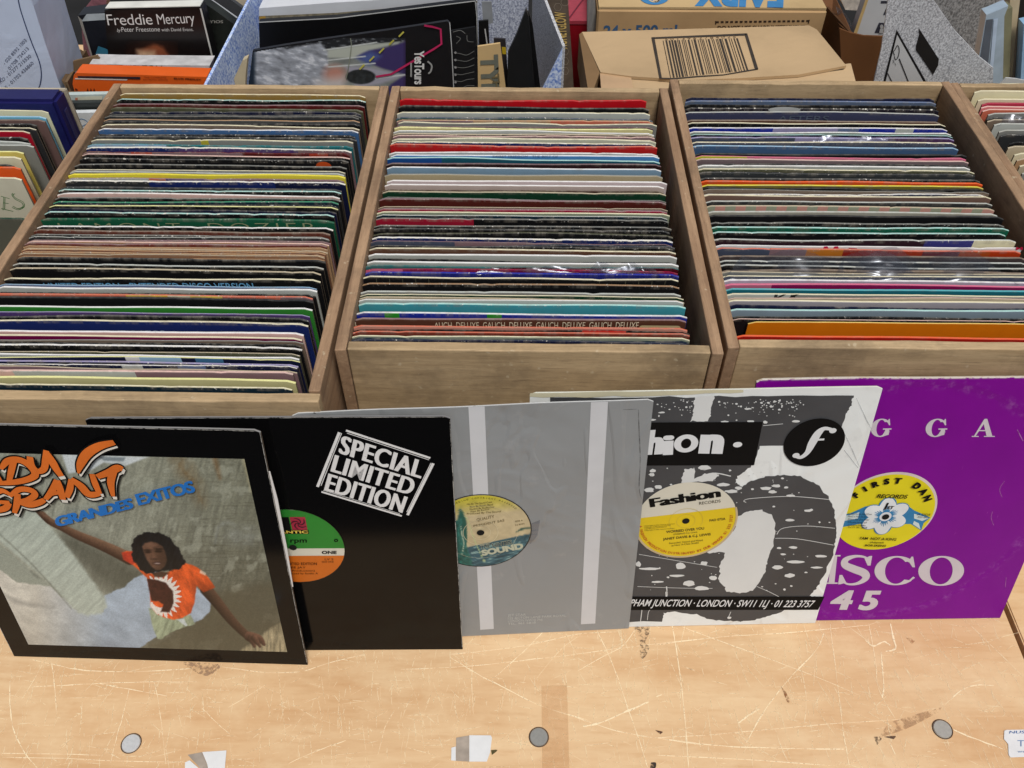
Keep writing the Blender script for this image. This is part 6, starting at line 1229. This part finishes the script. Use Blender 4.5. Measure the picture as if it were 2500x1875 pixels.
decal_z('brand_emblem', fb, ZT, [S_ell((1598, -10), 38, 22, 28)], card((66, 138, 196), .5), 1); decal_z('brand_emblem', fb, ZT, [S_ell((1602, -1), 9, 8, 16), S_ring((1598, -14), 18, 21)], card((214, 196, 160), .5), 2)
blu = card((60, 100, 140), .6)
decal('count_lettering', fb, Yf, [S_text('24 x 500 ml', (1472, 90), (1652, 88), (1474, 62), .03)], blu)
dk = card((58, 42, 30), .6)
decal('printed_frame', fb, Yf, [S_poly([(1748+i*11.6, 51.5+(-.15*i)), (1755+i*11.6, 51.5-.15*i), (1755+i*11.6, 56-.15*i), (1748+i*11.6, 56-.15*i)]) for i in range(20)]+[S_poly([(1746, 51), (1749, 51), (1748, 60), (1746, 60)]), S_poly([(1974, 48), (1977, 48), (1975, 57), (1972, 57)])], dk)
decal('warning_lettering', fb, Yf, [S_text('DO NOT USE SHARP INSTRUMENT', (1752, 72), (1966, 70), (1752, 63), .02)], dk)
slab('wooden_board', 'grey weathered board standing left of the blue-lettered carton', 'board', 1.385, [(1434, -20), (1452, -20), (1457, 90), (1458, 400), (1432, 400)], .02, wood((150, 146, 138), (110, 112, 116), 'z', 'grey_board'), ground=(3, 4))

# front carton with barcode lid
zc = .296
lid = ZP(zc, (1421, 78), (1700, 70), (1975, 62), (1994, 72), (2066, 160), (1950, 182), (1800, 191), (1660, 196), (1600, 190), (1540, 186), (1466, 176))
fx = [onz(1424, 82, zc), onz(2000, 74, zc)]
cb = thing('cardboard_box', 'brown carton with a barcode on its bulging torn lid behind the right crates', 'cardboard box', (sum(p.x for p in lid)/len(lid), 1.2, 0)); cb['_b'] = tuple(cb.location)
B3 = CBD((200, 172, 134), .5)
prism('lid', lid, (0, 0, -.004), B3, cb, rel=cb['_b'])
fy0 = onz(1700, 222, zc-.006).y
fr = ZP(zc-.009, (1428, 84), (1984, 66), (2058, 150), (2092, 222), (1472, 222))
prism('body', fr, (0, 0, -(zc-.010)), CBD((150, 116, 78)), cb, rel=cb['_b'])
prism('front_flap', ZP(zc-.0078, (1464, 166), (1520, 178), (1600, 186), (1800, 190), (1960, 178), (2070, 160), (2076, 160), (2092, 221), (1474, 221)), (0, 0, .003), CBD((206, 178, 140), .5), cb, rel=cb['_b'])
prism('corner_edge', [onz(1414, 84, zc), onz(1421, 78, zc), onz(1464, 176, zc), onz(1448, 222, zc), onz(1436, 222, zc)], (0, 0, -.05), CBD((140, 112, 80)), cb, rel=cb['_b'])
TPE = card((176, 138, 96), .25, .1, 20, .5)
prism('tape', ZP(zc-.0030, (1463, 166), (1475, 170), (1540, 186), (1546, 222), (1468, 222)), (0, 0, .0012), card((206, 172, 134), .35, .1, 20, .4), cb, rel=cb['_b'])
ink = card((62, 54, 46), .6, .2, 80); ZL = zc+.0002
def lz(*p): return [(1400+x/4.916, y/4.916) for x, y in p]
fr_in = []
decal_z('barcode_frame', cb, ZL, [S_poly(lz((935, 450), (2085, 402), (2075, 428), (940, 470))), S_poly(lz((935, 455), (972, 452), (1062, 940), (1030, 942))), S_poly(lz((2052, 410), (2085, 404), (2218, 830), (2180, 840))), S_poly(lz((1030, 935), (1200, 938), (1500, 912), (1800, 895), (2215, 822), (2216, 838), (1800, 908), (1500, 928), (1200, 955), (1032, 948)))], ink)
bars = []; x = 1072; rr = random.Random(21)
while x < 1985:
    wd = rr.choice([8, 8, 14, 20, 26]); k = (x-1072)/913; s = 62+k*40
    y0b, y1b = 490-k*30, 935-k*90; dxb = 90+k*40
    bars.append(S_poly(lz((x, y0b), (x+wd, y0b), (x+wd+dxb, y1b), (x+dxb, y1b)))); x += wd+rr.choice([9, 12, 18, 24])
decal_z('barcode', cb, ZL, bars, ink, 1)
decal_z('barcode_digits', cb, ZL, [S_text('5 0 1 3 9 6 2 7 8 4 0 2 5', lz((1100, 488))[0], lz((1950, 455))[0], lz((1096, 462))[0], 0)], card((120, 98, 72), .6))
decal_z('tear', cb, zc-.0045, [S_poly([(1600, 198), (1700, 198), (1860, 190), (2000, 176), (2060, 164), (2060, 170), (1960, 184), (1800, 194)])], card((40, 28, 20), .9), 1)

# open brown box between the cartons, white case, books behind
ob = slab('cardboard_box', 'open brown box with dark insides left of the grey speckled box', 'cardboard box', 1.30, [(2050, 70), (2075, 80), (2110, 88), (2175, 90), (2175, 500), (2050, 500)], .004, CBD((112, 74, 44)), ground=(4, 5))
prism('side_wall', to_floor([ony(2012, 10, 1.47), ony(2076, 80, 1.303), ony(2076, 80, 1.303), ony(2012, 10, 1.47)], (2, 3)), (.004, 0, 0), CBD((96, 66, 42)), ob, rel=ob['_b'])
prism('flap', [ony(2000, -15, 1.50), ony(2035, -15, 1.50), ony(2062, 40, 1.40), ony(2078, 80, 1.304), ony(2056, 66, 1.34), ony(2030, 40, 1.42)], (.003, 0, -.003), CBD((120, 82, 54)), ob, rel=ob['_b'])
wc = slab('boxed_set', 'white boxed set with small dark pictures leaning behind the open brown box', 'boxed set', 1.36, [(2126, -20), (2190, -20), (2178, 20), (2160, 92), (2090, 88)], .03, card((206, 208, 210), .45, .04))
decal('printed_pictures', wc, 1.36, [S_poly([(2151, 2), (2189, 2), (2187, 8), (2150, 8)]), S_poly([(2163, 20), (2176, 20), (2172, 36), (2156, 36)]), S_poly([(2146, 55), (2168, 56), (2160, 81), (2135, 80)])], card((54, 54, 66), .5, .3)); decal('spine_edge', wc, 1.36, [S_poly([(2090, 88), (2126, -20), (2119, -20), (2084, 80)])], card((206, 176, 120), .5), 2)
decal('printed_figure', wc, 1.36, [S_ell((2152, 64), 4, 5, 12), S_poly([(2148, 69), (2157, 69), (2156, 80), (2146, 80)])], card((180, 180, 180), .5), 3)
slab('book', 'pale books lying flat at the back beside the white boxed set', 'book', 1.50, [(2046, -16), (2104, -16), (2098, 26), (2064, 24)], .06, card((214, 206, 196), .6, .25, 120))
slab('plastic_bag', 'scrunched clear plastic bag hanging over the open brown box', 'plastic bag', 1.40, [(2044, 22), (2056, 30), (2074, 48), (2080, 66), (2070, 70), (2052, 50)], .012, film())

# grey speckled archive box, corner towards the camera
zq = .0
ap = [(2172, -30), (2268, -30), (2282, 4), (2330, 74), (2392, 140), (2425, 166), (2425, 600), (2110, 600), (2130, 214), (2152, 120)]
cA, cB = onz(2140, 215, .30), onz(2400, 215, .30)
yawq = -.10
def plane_pts(pts, O, yaw):
    n = Vector((-math.sin(yaw), math.cos(yaw), 0)); out = []
    for px, py in pts:
        d = ray(px, py); out.append(CO+d*((Vector(O)-CO).dot(n)/d.dot(n)))
    return out
O_ = Vector((cA.x, 1.14, 0))
P_ = plane_pts(ap, O_, yawq); P_[6].z = P_[7].z = .001
ab = thing('storage_box', 'grey speckled archive box with hand hole and white label, right of the cartons', 'storage box', (O_.x, O_.y, 0)); ab['_b'] = tuple(ab.location)
dn = Vector((-math.sin(yawq), math.cos(yawq), 0))
prism('end_panel', P_, dn*.004, SPG, ab, rel=ab['_b'])
def adecal(name, shapes, mat, layer):
    V, Fc = join_shapes(shapes); pts = [p-dn*.0005*layer-O_ for p in plane_pts(V, O_, yawq)]
    o = mesh_obj(name, pts, Fc, mat, ab); bm = bmesh.new(); bm.from_mesh(o.data); bmesh.ops.triangulate(bm, faces=[f for f in bm.faces if len(f.verts) > 4]); bm.to_mesh(o.data); bm.free()
adecal('label', [S_poly([(2189, 72), (2276, 225), (2150, 225)])], card((18, 18, 20), .6), 1); adecal('label', [S_poly([(2190, 84), (2267, 222), (2156, 222)])], card((208, 210, 212), .6, .03), 2)
adecal('label_print', [S_stroke([(2195, 142), (2220, 205)], 2.6, 1), S_stroke([(2167, 178), (2181, 206)], 2.2, 1), S_stroke([(2184, 134), (2181, 126), (2186, 118), (2190, 110), (2194, 114), (2195, 126), (2191, 140), (2186, 144), (2183, 136)], 1.8)], card((48, 48, 50), .6), 3)
adecal('label_print', [S_stroke([(2180, 144), (2182, 150), (2179, 152)], 1.6), S_stroke([(2184, 152), (2187, 158)], 1.4)], card((130, 132, 134), .6), 3)
adecal('hand_hole', [S_poly([(2243, 68), (2252, 82), (2292, 144), (2290, 160), (2278, 182), (2236, 122), (2236, 112), (2244, 84)])], card((22, 18, 16), .9), 1)
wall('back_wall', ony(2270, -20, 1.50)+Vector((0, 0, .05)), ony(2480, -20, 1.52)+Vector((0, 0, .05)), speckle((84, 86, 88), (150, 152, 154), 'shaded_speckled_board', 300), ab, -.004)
prism('floor_panel', [Vector((O_.x+.02, 1.16, .002)), Vector((O_.x+.42, 1.16, .002)), Vector((O_.x+.42, 1.49, .002)), Vector((O_.x+.02, 1.49, .002))], (0, 0, .004), card((30, 28, 28), .9), ab, rel=ab['_b'])
SBX = 'books in the grey archive box'
k1 = slab('plastic_case', 'clear pale blue plastic case standing in the grey archive box', 'case', 1.235, [(2408, 36), (2420, 32), (2462, 14), (2452, 40), (2446, 300), (2384, 300), (2390, 140)], .02, card((176, 196, 214), .2, .15, 30, spec=.8), group=SBX)
decal('inner_booklet', k1, 1.235, [S_poly([(2408, 48), (2424, 46), (2412, 160), (2392, 145)])], card((96, 104, 116), .3, .2), 1); decal('edge_highlight', k1, 1.235, [S_poly([(2426, 46), (2436, 44), (2424, 166), (2416, 166)])], card((196, 216, 240), .3), 2)
k2 = slab('book', 'olive-spined book beside the clear plastic case', 'book', 1.25, [(2450, 26), (2472, 18), (2458, 320), (2432, 320)], .02, card((134, 132, 104), .5, .2), group=SBX)
k3 = slab('book', 'tall cream book at the right of the grey archive box', 'book', 1.27, [(2468, -30), (2494, -30), (2478, 100), (2462, 320), (2446, 320)], .02, card((206, 188, 156), .5, .08), group=SBX)
k4 = slab('book', 'black book between the cream book and the picture edge', 'book', 1.29, [(2492, -30), (2520, -30), (2510, 320), (2466, 320)], .02, card((24, 24, 28), .4), group=SBX)
k5 = slab('book', 'pale blue case at the very right edge of the picture', 'book', 1.24, [(2500, 60), (2540, 50), (2530, 320), (2484, 320)], .02, card((150, 190, 226), .3), group=SBX)
slab('paper_sheet', 'white paper corner on the front of the grey archive box', 'paper', 1.105, [(2440, 206), (2456, 190), (2480, 192), (2540, 204), (2540, 300), (2440, 300)], .002, card((206, 208, 210), .6, .04))
for o in bpy.data.objects:
    if '_b' in o: del o['_b']
